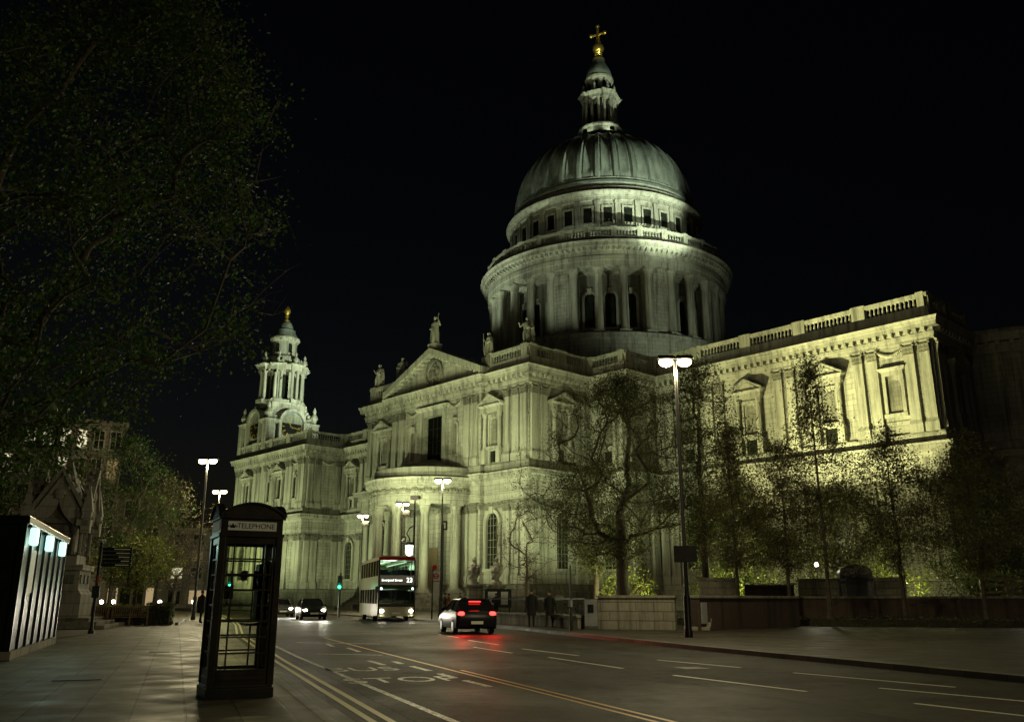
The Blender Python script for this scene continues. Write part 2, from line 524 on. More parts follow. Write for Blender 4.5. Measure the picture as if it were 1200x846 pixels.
# sweep of a moulding profile along a plan path; outward = right of travel
def offset_path(path, d, closed=False):
    n = len(path); out = []
    for i in range(n):
        p = Vector(path[i])
        a = Vector(path[i - 1]) if (i > 0 or closed) else None
        b = Vector(path[(i + 1) % n]) if (i < n - 1 or closed) else None
        ns = []
        if a is not None: t = (p - a).normalized(); ns.append(Vector((t.y, -t.x)))
        if b is not None: t = (b - p).normalized(); ns.append(Vector((t.y, -t.x)))
        if len(ns) == 2:
            m = (ns[0] + ns[1])
            m = m / max(0.3, (1 + ns[0].dot(ns[1])))
            out.append(p + m * d)
        else:
            out.append(p + ns[0] * d)
    return out

def sweep(mb, path, prof, closed=False):
    rows = []
    for d, z in prof:
        rows.append([(q.x, q.y, z) for q in offset_path(path, d, closed)])
    k = len(path); v = [p for r in rows for p in r]; f = []
    m = k if closed else k - 1
    for j in range(len(prof) - 1):
        for i in range(m):
            i2 = (i + 1) % k
            f.append((j * k + i, j * k + i2, (j + 1) * k + i2, (j + 1) * k + i))
    mb.add(v, f)

def along(path, step, fn, end_gap=0.3):
    for a, b in zip(path[:-1], path[1:]):
        a = Vector(a); b = Vector(b); L = (b - a).length
        if L < step * 0.6: continue
        t = (b - a) / L; n = max(1, int((L - 2 * end_gap) / step))
        for i in range(n + 1):
            s = end_gap + (L - 2 * end_gap) * i / n
            p = a + t * s
            fn(p, math.degrees(math.atan2(t.y, t.x)))

# ------------------------------------------------------------------ ground, road, pavements
RK = [(130, -108), (112, -101.5), (96, -96.5), (90.6, -94.7), (86.3, -92.8), (80.2, -90.2), (72, -86.2), (64, -82.2), (56, -78.7),
      (48, -75.6), (38, -72), (26, -68), (10, -63.5), (-10, -60), (-40, -58), (-110, -57)]
LK = [(130, -124.65), (86.85, -106.6), (76.4, -102.25), (60, -95.2), (48, -89.4), (38, -84.8), (24, -78.6), (10, -73.2), (-10, -69), (-40, -67), (-110, -66)]
g = MB(); g.add([(-1500, -1500, -0.16), (1500, -1500, -0.16), (1500, 1500, -0.16), (-1500, 1500, -0.16)], [(0, 1, 2, 3)])
struct(g, 'ground', M['soil'])
road = MB()
rk = RK; lk = LK
road.add([(x, y, -0.12) for x, y in lk] + [(x, y, -0.12) for x, y in rk[::-1]], [tuple(range(len(lk) + len(rk)))])
struct(road, 'road', M['road'])

def kerbed(name, line, outward_poly, side, mat):
    # pavement slab (top z = 0) behind a kerb stone line that runs along `line`
    kin = offset_path(line, side * 0.32)
    p = MB()
    inner = [(q.x, q.y) for q in kin]
    p.prism(inner + outward_poly, -0.14, -0.004)
    struct(p, name, mat)
    k = MB()
    k0 = [(x, y) for x, y in line]
    n = len(k0)
    k.add([(x, y, -0.14) for x, y in k0] + [(x, y, 0.0) for x, y in k0] + [(x, y, 0.0) for x, y in inner],
          [(i, i + 1, n + i + 1, n + i) for i in range(n - 1)] + [(n + i, n + i + 1, 2 * n + i + 1, 2 * n + i) for i in range(n - 1)])
    struct(k, 'kerb', M['kerb'])
kerbed('pavement', LK, [(-110, -260), (130, -260)], -1, M['paving'])
kerbed('pavement', RK, [(-110, 60), (130, 60)], 1, M['footway'])

# painted road markings (sheets 4 mm above the road)
ZR = -0.116
def stripe(mb, a, b, w, z=ZR):
    a = Vector(a); b = Vector(b); t = (b - a).normalized(); nn = Vector((-t.y, t.x)) * w / 2
    mb.add([(a.x - nn.x, a.y - nn.y, z), (b.x - nn.x, b.y - nn.y, z), (b.x + nn.x, b.y + nn.y, z), (a.x + nn.x, a.y + nn.y, z)], [(0, 1, 2, 3)])
def pline(mb, pts, w):
    for a, b in zip(pts[:-1], pts[1:]):
        stripe(mb, a, b, w)
yl = MB()
for d in (0.38, 0.60):
    pline(yl, [(q.x, q.y) for q in offset_path(LK, d)][:8], 0.095)
struct(yl, 'double_yellow_line', M['yellow_line'])
ol = MB(); pline(ol, [(91.6, -104.75), (89.3, -103.7), (73.37, -97.18), (66, -94.15)], 0.075); pline(ol, [(91.7, -104.57), (89.4, -103.52), (81.5, -100.3)], 0.075)
struct(ol, 'orange_centre_line', M['orange_line'])
wl = MB()
pline(wl, [(90.6, -106.65), (87.65, -105.51), (75.55, -100.72), (70, -98.4)], 0.11)
struct(wl, 'bus_bay_line', M['worn_line'])
dl = MB()
for a, b, w in (((79.79, -95.94), (83.48, -97.4), .10), ((85.29, -98.01), (88.65, -98.96), .10), ((86.55, -95.68), (90.0, -96.4), .10),
                ((89.19, -97.52), (92.4, -98.0), .10), ((90.56, -99.36), (93.8, -100.1), .10), ((76.44, -93.69), (79.82, -94.85), .12),
                ((82.26, -94.64), (85.05, -95.28), .10), ((74.74, -94.15), (77.82, -95.39), .1), ((71, -91.2), (74.2, -92.6), .1), ((66, -88.6), (69, -90), .1)):
    stripe(dl, a, b, w)
struct(dl, 'dashed_lane_line', M['white_line'])
bd = MB()
for a, b in (((77.8, -100.11), (79.22, -100.66)), ((79.9, -100.4), (81.2, -100.9)), ((83.4, -101.79), (84.6, -102.25)), ((81.9, -101.2), (82.9, -101.6)), ((78.4, -99.8), (79.2, -100.15)),
             ((72.5, -97.3), (74.5, -98.2)), ((70, -96.5), (71.5, -97.2)), ((74.5, -99.6), (76.2, -98.6)), ((68.5, -96.8), (71.2, -95.2))):
    stripe(bd, a, b, 0.14)
struct(bd, 'bus_stop_box', M['worn_line'])
def road_word(txt, x, y, size, stretch):
    # letters read away from the camera along the road (heading 293 deg)
    A = Matrix.Translation((x, y, ZR)) @ Matrix.Rotation(R(67.3), 4, 'Z') @ Matrix.Diagonal((1, stretch, 1, 1))
    o = text_mesh(txt, size, M['worn_line'], 'road_lettering', None, A, 0.0)
    o['kind'] = 'structure'
road_word('STOP', 82.55, -102.55, 0.92, 1.55)
road_word('BUS', 79.95, -101.75, 0.92, 1.55)
mc = MB()
for (x, y, w, h) in ((79.6, -107.3, 1.1, 0.75), (72.8, -103.2, 0.8, .5), (84.4, -96.2, .6, .6)):
    mc.M = frame(x, y, 157.3, 0.0 if y < -100 else -0.12)
    mc.box(-w / 2, w / 2, -h / 2, h / 2, -0.02, 0.006)
mc.M = Matrix.Identity(4)
struct(mc, 'utility_cover', M['iron_cover'])

# ------------------------------------------------------------------ CATHEDRAL
cath = thing('cathedral', 'great floodlit stone cathedral with a ribbed lead dome, columned drum and clock tower', 'cathedral', (0, 0, 0))
PATH = [(-83.5, 24), (-83.5, -26.9), (-54.2, -26.9), (-54.2, -18.7), (-23.8, -18.7), (-23.8, -26.0), (-17.2, -26.0), (-17.2, -37.4), (-9.8, -37.4), (-9.8, -38.1), (10.4, -38.1),
        (10.4, -37.4), (18.8, -37.4), (18.8, -26.0), (25.2, -26.0), (25.2, -19.8), (62, -19.8), (62, -9.0)]
for i in range(1, 12):
    a = R(-90 + i * 15)
    PATH.append((62 + 9 * math.cos(a), 9 * math.sin(a)))
PATH += [(62, 9.0), (62, 19.8)]
def seg(a, b):
    ia = PATH.index(a); ib = PATH.index(b)
    return PATH[ia:ib + 1]
# walls, split in the building's main blocks
def wall_block(name, pts, z0=0.0, z1=30.2):
    w = MB(); sweep(w, pts, [(0, z0), (0, z1)])
    return w.build(name, M['stone'], cath)
chapel = wall_block('chapel', seg((-83.5, 24), (-54.2, -18.7)))
nave = wall_block('nave', seg((-54.2, -18.7), (-17.2, -26.0)))
choir = wall_block('choir', seg((18.8, -26.0), (62, 19.8)))
# transept: side walls plus a south front pierced by the deep great window
t = MB()
sweep(t, [(-17.2, -26.0), (-17.2, -37.4), (-9.8, -37.4), (-9.8, -38.1), (-1.9, -38.1)], [(0, 0), (0, 30.2)])
sweep(t, [(2.5, -38.1), (10.4, -38.1), (10.4, -37.4), (18.8, -37.4), (18.8, -26.0)], [(0, 0), (0, 30.2)])
t.box(-1.9, 2.5, -38.1, -34.4, 0, 19.3)
t.box(-1.9, 2.5, -38.1, -34.4, 26.3, 30.2)
t.box(-2.2, -1.9, -38.05, -34.4, 19.3, 26.3); t.box(2.5, 2.8, -38.05, -34.4, 19.3, 26.3)
transept = t.build('transept', M['stone'], cath)
w = MB(); w.box(-1.9, 2.5, -37.45, -37.2, 19.3, 26.3)
w.build('great_window', M['void'], transept)
w = MB()
for x in (-0.6, 0.3, 1.2): w.box(x - .05, x + .05, -37.57, -37.45, 19.3, 26.3)
for z in (21, 22.8, 24.6): w.box(-1.9, 2.5, -37.55, -37.46, z - .04, z + .04)
w.build('window_bars', M['black_metal'], transept)
w = MB()
w.box(-2.6, -1.9, -38.45, -38.0, 18.9, 26.3); w.box(2.5, 3.2, -38.45, -38.0, 18.9, 26.3); w.box(-2.9, 3.5, -38.47, -38.0, 26.3, 27.1)
w.frustum((-3.0, 3.6, -38.5, -38.0, 27.1), (-3.4, 4.0, -38.95, -38.0, 27.6)); w.box(-3.0, 3.6, -38.6, -38.0, 18.5, 18.9)
w.build('window_frame', M['stone_plain'], transept)
# roofs
r = MB(); r.box(-83.2, 61.8, -18.4, 18.4, 28.9, 29.8); r.box(-83.3, -54.5, -26.6, 23, 28.6, 29.6); r.box(-16.9, 18.5, -37.0, 37.0, 28.3, 29.4); r.box(-23.5, 24.9, -25.7, 25.7, 28.0, 29.2)
r.box(-84, 20, 18.5, 19.0, 0, 29); r.box(24, 62, 18.5, 19, 0, 29)
r.build('roof', M['lead'], cath)

# mouldings
BLOCKS = [('chapel', chapel, seg((-83.5, 24), (-54.2, -18.7))), ('nave', nave, seg((-54.2, -18.7), (-17.2, -26.0))),
          ('transept', transept, seg((-17.2, -26.0), (18.8, -26.0))), ('choir', choir, seg((18.8, -26.0), (62, 19.8)))]
for nm, par, pth in BLOCKS:
    b = MB()
    sweep(b, pth, [(0, 0), (0.75, 0), (0.75, 2.2), (0.55, 2.5), (0.45, 3.1), (0, 3.2)])
    b.build('plinth', M['stone_dirty_shade'] if nm != 'choir' else M['stone'], par)
    b = MB()
    sweep(b, pth, [(0.0, 13.4), (0.42, 13.4), (0.42, 14.0), (0.5, 14.05), (0.5, 14.5), (0.40, 14.55), (0.40, 15.6), (0.6, 15.8), (0.75, 16.2), (1.25, 16.35), (1.25, 16.75), (1.38, 17.0), (0.4, 17.25),
                   (0.4, 18.1), (0.28, 18.25), (0, 18.3)])
    b.build('entablature', M['stone'], par)
    b = MB()
    sweep(b, pth, [(0.0, 28.05), (0.42, 28.05), (0.42, 28.4), (0.5, 28.42), (0.5, 28.8), (0.4, 28.84), (0.4, 29.25), (1.0, 29.3), (1.02, 29.7), (1.08, 29.75), (1.15, 30.0), (1.3, 30.25), (0.2, 30.4),
                   (0.2, 30.9), (0, 30.95)])
    def modil(p, ang):
        b.M = frame(p.x, p.y, ang)
        b.frustum((-0.19, 0.19, -0.92, -0.3, 28.86), (-0.22, 0.22, -0.99, -0.3, 29.285))
    along(pth, 0.86, modil, 0.45)
    b.M = Matrix.Identity(4)
    place(second_mat(b.mesh('cornice', M['stone_plain']), M['stone_shade_soot'], lambda c, n: (n.z < -.6 and 29.2 < c.z < 29.36 and False) or (28.9 < c.z < 29.29 and abs(n.z) < .3 and False) or (n.z < -.7 and 29.27 < c.z < 29.31)), 'cornice', par)  # soffit between modillions coloured dark for shadow and dirt
    # carved frieze under lower cornice
    b = MB()
    rr = random.Random(len(nm))
    def carve(p, ang):
        b.M = frame(p.x, p.y, ang)
        for _ in range(3):
            x = rr.uniform(-.3, .3); z = rr.uniform(12.65, 13.1)
            b.ball((x, -0.12, z), rr.uniform(.26, .32), 6, 4, 1.4, .55, 1)
    along(pth, 0.5, carve, 0.5)
    b.M = Matrix.Identity(4)
    b.build('carved_frieze', M['stone_dirty_shade'], par)

def balustrade(par, pth, z, h=2.4, bay=7.0, set_in=0.25, name='balustrade', pier=1.5):
    b = MB(); q = offset_path(pth, -set_in)
    q = [(v.x, v.y) for v in q]
    sweep(b, q, [(-0.28, z), (0.28, z), (0.28, z + h * .38), (-0.28, z + h * .38)])
    sweep(b, q, [(-0.26, z + h * .82), (0.30, z + h * .82), (0.34, z + h), (-0.3, z + h), (-0.26, z + h * .82)])
    for a, c in zip(q[:-1], q[1:]):
        a = Vector(a); c = Vector(c); L = (c - a).length
        if L < 0.9: continue
        tt = (c - a) / L; ang = math.degrees(math.atan2(tt.y, tt.x))
        nb = max(1, round(L / bay))
        for k in range(nb + 1):
            p = a + tt * (L * k / nb); b.M = frame(p.x, p.y, ang)
            x0 = -pier / 2 if k > 0 else 0; x1 = pier / 2 if k < nb else 0
            if L < 2 * pier: x0 *= .5; x1 *= .5
            b.box(x0 - .01, x1 + .01, -0.36, 0.36, z + 0.02, z + h - 0.03)
            b.box(x0 - .05, x1 + .05, -0.43, 0.43, z + h - 0.03, z + h + .12)
        n = int(L / 0.48)
        for k in range(n):
            s = L * (k + .5) / n
            ph = (s / L * nb) % 1.0
            if min(ph, 1 - ph) * L / nb < pier / 2 + .1: continue
            p = a + tt * s; b.M = frame(p.x, p.y, ang)
            b.lathe([(.09, z + h * .38), (.15, z + h * .5), (.15, z + h * .56), (.08, z + h * .7), (.11, z + h * .82)], 5)
        b.M = Matrix.Identity(4)
    return b.build(name, M['stone_plain'], par)
balustrade(choir, [(18.8, -26.0), (25.2, -26.0), (25.2, -19.8), (62, -19.8), (62, -9.0)], 30.9)
balustrade(chapel, seg((-83.5, 24), (-54.2, -18.7))[1:], 30.9)
balustrade(nave, [(-54.2, -18.7), (-23.8, -18.7), (-23.8, -26.0), (-17.2, -26.0)], 30.9)
balustrade(transept, [(-17.2, -26.0), (-17.2, -37.4), (-9.9, -37.4)], 30.9, pier=2.2)
balustrade(transept, [(10.6, -37.4), (18.8, -37.4), (18.8, -26.0)], 30.9, pier=2.2)

# pediment of the south transept
p = MB()
p.slab([(-9.6, 30.95), (10.2, 30.95), (0.3, 35.1)], -38.2, -34.0)
p.build('tympanum', M['stone'], transept)
p = MB()
for sgn in (-1, 1):
    x0 = 0.3 + sgn * 11.2
    p.slab([(x0, 30.45), (0.3, 35.2), (0.3, 36.15), (x0, 31.35)] if sgn < 0 else [(0.3, 35.2), (x0, 30.45), (x0, 31.35), (0.3, 36.15)], -39.35, -33.9)
    for k in range(11):
        u = (k + .5) / 11.5; x = x0 + (0.3 - x0) * u; z = 30.45 + (35.2 - 30.45) * u
        p.box(x - .2, x + .2, -39.1, -38.2, z - .28, z + .1)
p.build('pediment', M['stone_plain'], transept)
p = MB()
p.M = Matrix.Translation((0.3, -38.25, 32.55)) @ Matrix.Rotation(R(90), 4, 'X')
p.lathe([(1.65, 0), (1.95, 0), (1.95, .3), (1.65, .3), (1.65, 0)], 24)
p.M = Matrix.Translation((0.3, -38.3, 32.55))
rr = random.Random(3)
for k in range(26):
    a = rr.uniform(0, 6.28); q = rr.uniform(0, 1.35)
    p.ball((q * math.cos(a), 0, q * math.sin(a) * .9), rr.uniform(.18, .38), 6, 4, 1, .6, 1)
p.build('carved_roundel', M['stone_dirty_shade'], transept)

# pilasters -----------------------------------------------------------
def pilaster_mesh(z0, z1, w, d=0.34):
    b = MB()
    b.box(-w * .62, w * .62, -d - .16, 0, z0, z0 + .95)
    b.frustum((-w * .60, w * .60, -d - .14, 0, z0 + .95), (-w * .5, w * .5, -d, 0, z0 + 1.35))
    b.frustum((-w * .5, w * .5, -d, 0, z0 + 1.35), (-w * .46, w * .46, -d + .02, 0, z1 - 1.3))
    b.box(-w * .5, w * .5, -d - .04, 0, z1 - 1.34, z1 - 1.24)
    for row, (zz, ww, dd) in enumerate(((z1 - 1.22, .46, 0), (z1 - .82, .5, .07))):
        for k in range(3):
            x = (-1 + k) * w * .34
            b.frustum((x - w * .15, x + w * .15, -d - dd, 0, zz), (x - w * .17, x + w * .17, -d - dd - .14, 0, zz + .36))
    for sx in (-1, 1):
        b.ball((sx * w * .52, -d - .1, z1 - .3), .19, 6, 4)
    b.box(-w * .44, w * .44, -d - .05, 0, z1 - .46, z1 - .2)
    b.box(-w * .66, w * .66, -d - .16, 0, z1 - .2, z1)
    return second_mat(b.mesh('pilaster', M['stone_plain']), M['stone_shade_soot'], lambda c, n: c.z > z1 - 1.3 and c.z < z1 - .1 and abs(n.z) < .9)  # capital faces get a darker stone, painting in shade and grime
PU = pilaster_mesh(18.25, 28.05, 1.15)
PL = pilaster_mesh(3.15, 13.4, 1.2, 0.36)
def pilasters(par, items, upper=True, lower=True):
    for (x, y, deg) in items:
        if upper: place(PU, 'pilaster', par, frame(x, y, deg))
        if lower: place(PL, 'pilaster', par, frame(x, y, deg))
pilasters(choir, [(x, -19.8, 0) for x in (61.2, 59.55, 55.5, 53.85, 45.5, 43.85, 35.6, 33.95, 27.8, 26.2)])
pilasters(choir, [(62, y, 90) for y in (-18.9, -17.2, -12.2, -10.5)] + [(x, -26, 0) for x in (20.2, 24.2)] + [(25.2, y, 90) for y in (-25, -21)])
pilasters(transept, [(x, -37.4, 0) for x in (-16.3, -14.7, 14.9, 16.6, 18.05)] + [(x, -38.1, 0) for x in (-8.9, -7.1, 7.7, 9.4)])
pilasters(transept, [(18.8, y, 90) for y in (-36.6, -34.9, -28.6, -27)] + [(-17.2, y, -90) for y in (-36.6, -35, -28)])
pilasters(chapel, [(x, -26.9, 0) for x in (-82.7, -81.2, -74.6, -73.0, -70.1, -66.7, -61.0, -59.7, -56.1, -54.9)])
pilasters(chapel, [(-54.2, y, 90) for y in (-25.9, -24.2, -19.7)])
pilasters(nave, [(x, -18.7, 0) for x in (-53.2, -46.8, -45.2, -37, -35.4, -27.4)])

# aedicules (pedimented niches), niches, arched windows ------------------
def aedicule_mesh():
    b = MB()
    for sx in (-1, 1):
        b.M = Matrix.Translation((sx * 1.45, -.42, 0))
        b.box(-.36, .36, -.36, .5, 18.3, 20.2)
        b.lathe([(.33, 20.2), (.33, 20.4), (.27, 20.5), (.25, 24.4), (.30, 24.5), (.38, 25.0)], 10)
        b.box(-.4, .4, -.4, .5, 25.0, 25.15)
    b.M = Matrix.Identity(4)
    b.box(-1.95, 1.95, -.82, 0, 25.15, 25.7)
    b.frustum((-1.95, 1.95, -.85, 0, 25.7), (-2.25, 2.25, -1.12, 0, 26.0))
    b.slab([(-2.0, 26.0), (2.0, 26.0), (0, 27.1)], -.75, 0)
    for sx in (-1, 1):
        b.slab([(sx * 2.3, 25.98), (0, 27.15), (0, 27.5), (sx * 2.3, 26.25)][::-1 if sx > 0 else 1], -1.15, 0)
    b.box(-1.1, 1.1, -.5, 0, 20.2, 20.6); b.box(-1.1, -.85, -.18, 0, 20.6, 24.8); b.box(.85, 1.1, -.18, 0, 20.6, 24.8); b.box(-1.1, 1.1, -.2, 0, 24.5, 24.9)
    b.box(-1.05, -.72, -.2, 0, 18.3, 20.2); b.box(.72, 1.05, -.2, 0, 18.3, 20.2)
    return b.mesh('aedicule', M['stone_plain'])
AED = aedicule_mesh()
def arch_poly(w, z0, z1, n=10):
    r = w / 2; pts = [(-r, z0), (r, z0)]
    for i in range(n + 1):
        a = math.pi * i / n
        pts.append((r * math.cos(a), z1 - r + r * math.sin(a)))
    return pts
def pane(w, z0, z1, arch=True, y=-0.02, th=.1):
    b = MB(); b.slab(arch_poly(w, z0, z1) if arch else [(-w / 2, z0), (w / 2, z0), (w / 2, z1), (-w / 2, z1)], y, y + th)
    return b
NICHE = pane(1.3, 20.6, 24.3).mesh('niche_shade_panel', M['stone_dirty_shade'])  # flat panel, darker stone stands for the shade of a hollow
BASEWIN = pane(1.4, 18.5, 20.0, False).mesh('window', M['dark_glass'])
AEDWIN = pane(1.5, 20.6, 24.5, False).mesh('window', M['dark_glass'])
def arch_frame(w, z0, z1, t=.45, d=.4):
    b = MB(); o = arch_poly(w + 2 * t, z0, z1 + t); i = arch_poly(w, z0, z1)
    n = len(o)
    for k in range(1, n):
        k2 = (k + 1) % n
        if k == n - 1 and False: pass
        a0, a1 = o[k], o[k2]; b0, b1 = i[k], i[k2]
        b.add([(a0[0], -d, a0[1]), (a1[0], -d, a1[1]), (b1[0], -d, b1[1]), (b0[0], -d, b0[1]),
               (a0[0], 0, a0[1]), (a1[0], 0, a1[1]), (b1[0], 0, b1[1]), (b0[0], 0, b0[1])],
              [(0, 1, 2, 3), (0, 4, 5, 1), (3, 2, 6, 7)])
    b.box(-w / 2 - t, w / 2 + t, -d - .12, 0, z0 - .35, z0)
    b.frustum((-.28, .28, -d - .15, -.0, z1 - .1), (-.4, .4, -d - .22, 0, z1 + .75))
    return b
LOWFRAME = arch_frame(2.3, 5.0, 12.0).mesh('window_frame', M['stone_plain'])
def glazed(w, z0, z1):
    b = pane(w, z0, z1)
    return b
LOWWIN = glazed(2.3, 5.0, 12.0).mesh('window', M['dark_glass'])
def bars_mesh(w, z0, z1):
    b = MB()
    for k in range(1, 4): b.box(-w / 2 + w * k / 4 - .03, -w / 2 + w * k / 4 + .03, -.07, -.03, z0, z1 - .3)
    z = z0 + .9
    while z < z1 - .6:
        b.box(-w / 2 + .05, w / 2 - .05, -.06, -.035, z - .025, z + .025); z += .9
    return b.mesh('window_bars', M['stone_dirty_shade'])
LOWBARS = bars_mesh(2.3, 5.0, 12.0)
SLITF = arch_frame(1.1, 20.3, 24.6, .3, .25).mesh('window_frame', M['stone_plain'])
SLITW = glazed(1.1, 20.3, 24.6).mesh('window', M['dark_glass'])
SLITN = glazed(1.1, 20.3, 24.6).mesh('niche_shade_panel', M['stone_dirty_shade'])
def bay(par, x, y, deg, kind):
    F = frame(x, y, deg)
    if kind == 'niche':
        place(AED, 'aedicule', par, F); place(NICHE, 'niche', par, F); place(BASEWIN, 'window', par, F)
    else:
        place(AED, 'aedicule', par, F); place(AEDWIN, 'window', par, F)
    place(LOWFRAME, 'window_frame', par, F); place(LOWWIN, 'window', par, F); place(LOWBARS, 'window_bars', par, F)
for x in (50.0, 39.75, 30.7): bay(choir, x, -19.8, 0, 'niche')
bay(choir, 22.2, -26.0, 0, 'niche'); bay(choir, 62, -14.7, 90, 'niche')
for x in (-12.4, 12.3): bay(transept, x, -37.4, 0, 'niche')
bay(transept, 18.8, -31.8, 90, 'niche')
for x in (-77.7, -63.9): bay(chapel, x, -26.9, 0, 'window')
for x in (-50.0, -41.1, -31.2): bay(nave, x, -18.7, 0, 'niche')
for x in (-68.4, -57.9):
    place(SLITF, 'window_frame', chapel, frame(x, -26.9, 0)); place(SLITW, 'window', chapel, frame(x, -26.9, 0))
for x in (-4.5, 5.1):
    place(SLITF, 'niche_frame', transept, frame(x, -38.1, 0)); place(SLITN, 'niche', transept, frame(x, -38.1, 0))
# framed corner niche of the choir
b = MB()
b.box(-1.15, -.8, -.3, 0, 20.6, 25.2); b.box(.8, 1.15, -.3, 0, 20.6, 25.2); b.box(-1.15, 1.15, -.32, 0, 24.8, 25.3); b.frustum((-1.3, 1.3, -.35, 0, 25.3), (-1.5, 1.5, -.6, 0, 25.65))
b.box(-1.25, 1.25, -.4, 0, 20.2, 20.6); b.box(-1.9, 1.9, -.12, 0, 19.4, 19.7)
CN = b.mesh('niche_frame', M['stone_plain'])
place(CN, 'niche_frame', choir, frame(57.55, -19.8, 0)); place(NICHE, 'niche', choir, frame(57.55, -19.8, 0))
# swags between capitals
b = MB()
for k in range(15):
    u = k / 14; x = -1.3 + 2.6 * u; z = 27.5 - .55 * math.sin(math.pi * u)
    b.ball((x, -.15, z), .16 + .08 * math.sin(math.pi * u), 6, 4)
SW = b.mesh('carved_swag', M['stone_plain'])
for par, x, y in ((choir, 57.5, -19.8), (transept, -4.5, -38.1), (transept, 5.1, -38.1), (transept, -12.4, -37.4), (transept, 12.3, -37.4), (chapel, -68.4, -26.9), (chapel, -57.9, -26.9)):
    place(SW, 'carved_swag', par, frame(x, y, 0))
place(SW, 'carved_swag', chapel, frame(-54.2, -22.0, 90))
# lower blind panels
b = MB(); b.box(-1.3, 1.3, -.12, 0, 5, 11.5); b.box(-1.0, 1.0, -.16, 0, 5.4, 11.1)
BP = b.mesh('blind_panel', M['stone'])
for par, x, y, d in ((choir, 57.5, -19.8, 0), (chapel, -68.4, -26.9, 0), (chapel, -57.9, -26.9, 0), (chapel, -54.2, -22, 90)):
    place(BP, 'blind_panel', par, frame(x, y, d))

# semicircular south portico ------------------------------------------
b = MB(); C0 = (0.3, -38.0)
A0, A1 = R(180), R(360)
for k in range(7):
    b.lathe([(12.5 - k * .45, k * .3), (12.5 - k * .45, (k + 1) * .3), (12.05 - k * .45, (k + 1) * .3)], 40, C0, A0, A1)
b.lathe([(9.4, 2.1), (0, 2.1)], 40, C0, A0, A1)
portico = b.build('portico', M['stone_dirty_shade'], cath)
b = MB(); b.lathe([(7.4, 13.2), (8.5, 13.2), (8.5, 13.8), (8.6, 13.85), (8.6, 14.5), (8.45, 14.55), (8.45, 15.4), (8.7, 15.6), (9.2, 15.8), (9.25, 16.3), (9.4, 16.55), (8.1, 16.9), (8.1, 18.0), (7.9, 18.1), (7.6, 18.15)], 48, C0, A0, A1)
b.lathe([(7.4, 13.2), (0, 13.2)], 40, C0, A0, A1)
b.build('portico_entablature', M['stone'], portico, smooth=False)
b = MB(); b.lathe([(7.6, 18.12), (5.2, 18.15), (5.1, 18.5), (4.4, 18.55), (4.3, 18.9), (0.2, 20.2)], 32, C0, A0, A1)
b.build('portico_roof', M['stone_dirty_shade'], portico)
b = MB()
for k in range(60):
    a = A0 + math.pi * (k + .5) / 60
    b.ball((C0[0] + 8.5 * math.cos(a), C0[1] + 8.5 * math.sin(a), 14.95 + .12 * math.sin(k * 1.7)), .27, 6, 4)
b.build('carved_frieze', M['stone_dirty_shade'], portico)
def column_mesh(r, z0, z1, n=14, name='column', mat='stone_plain'):
    b = MB()
    b.box(-r * 1.35, r * 1.35, -r * 1.35, r * 1.35, z0, z0 + r * .5)
    b.lathe([(r * 1.3, z0 + r * .5), (r * 1.3, z0 + r * .8), (r * 1.08, z0 + r), (r, z0 + r * 1.3), (r * .98, z0 + (z1 - z0) * .4), (r * .86, z1 - r * 2.3), (r * .95, z1 - r * 2.2), (r * .9, z1 - r * 2.0),
             (r * 1.1, z1 - r * 1.3), (r * 1.02, z1 - r * 1.25), (r * 1.35, z1 - r * .4), (r * 1.2, z1 - r * .35)], n)
    b.box(-r * 1.3, r * 1.3, -r * 1.3, r * 1.3, z1 - r * .35, z1)
    return b.mesh(name, M[mat], smooth=True)
PC = column_mesh(.62, 2.1, 13.2)
for k in range(6):
    a = A0 + math.pi * (k + .5) / 6
    place(PC, 'column', portico, frame(C0[0] + 7.7 * math.cos(a), C0[1] + 7.7 * math.sin(a), math.degrees(a)))
b = MB(); b.slab([(-1.5, 2.1), (1.5, 2.1), (1.5, 8), (-1.5, 8)], -.05, .05)
b.build('door', M['wood'], portico, M4=frame(.3, -38.12, 0))

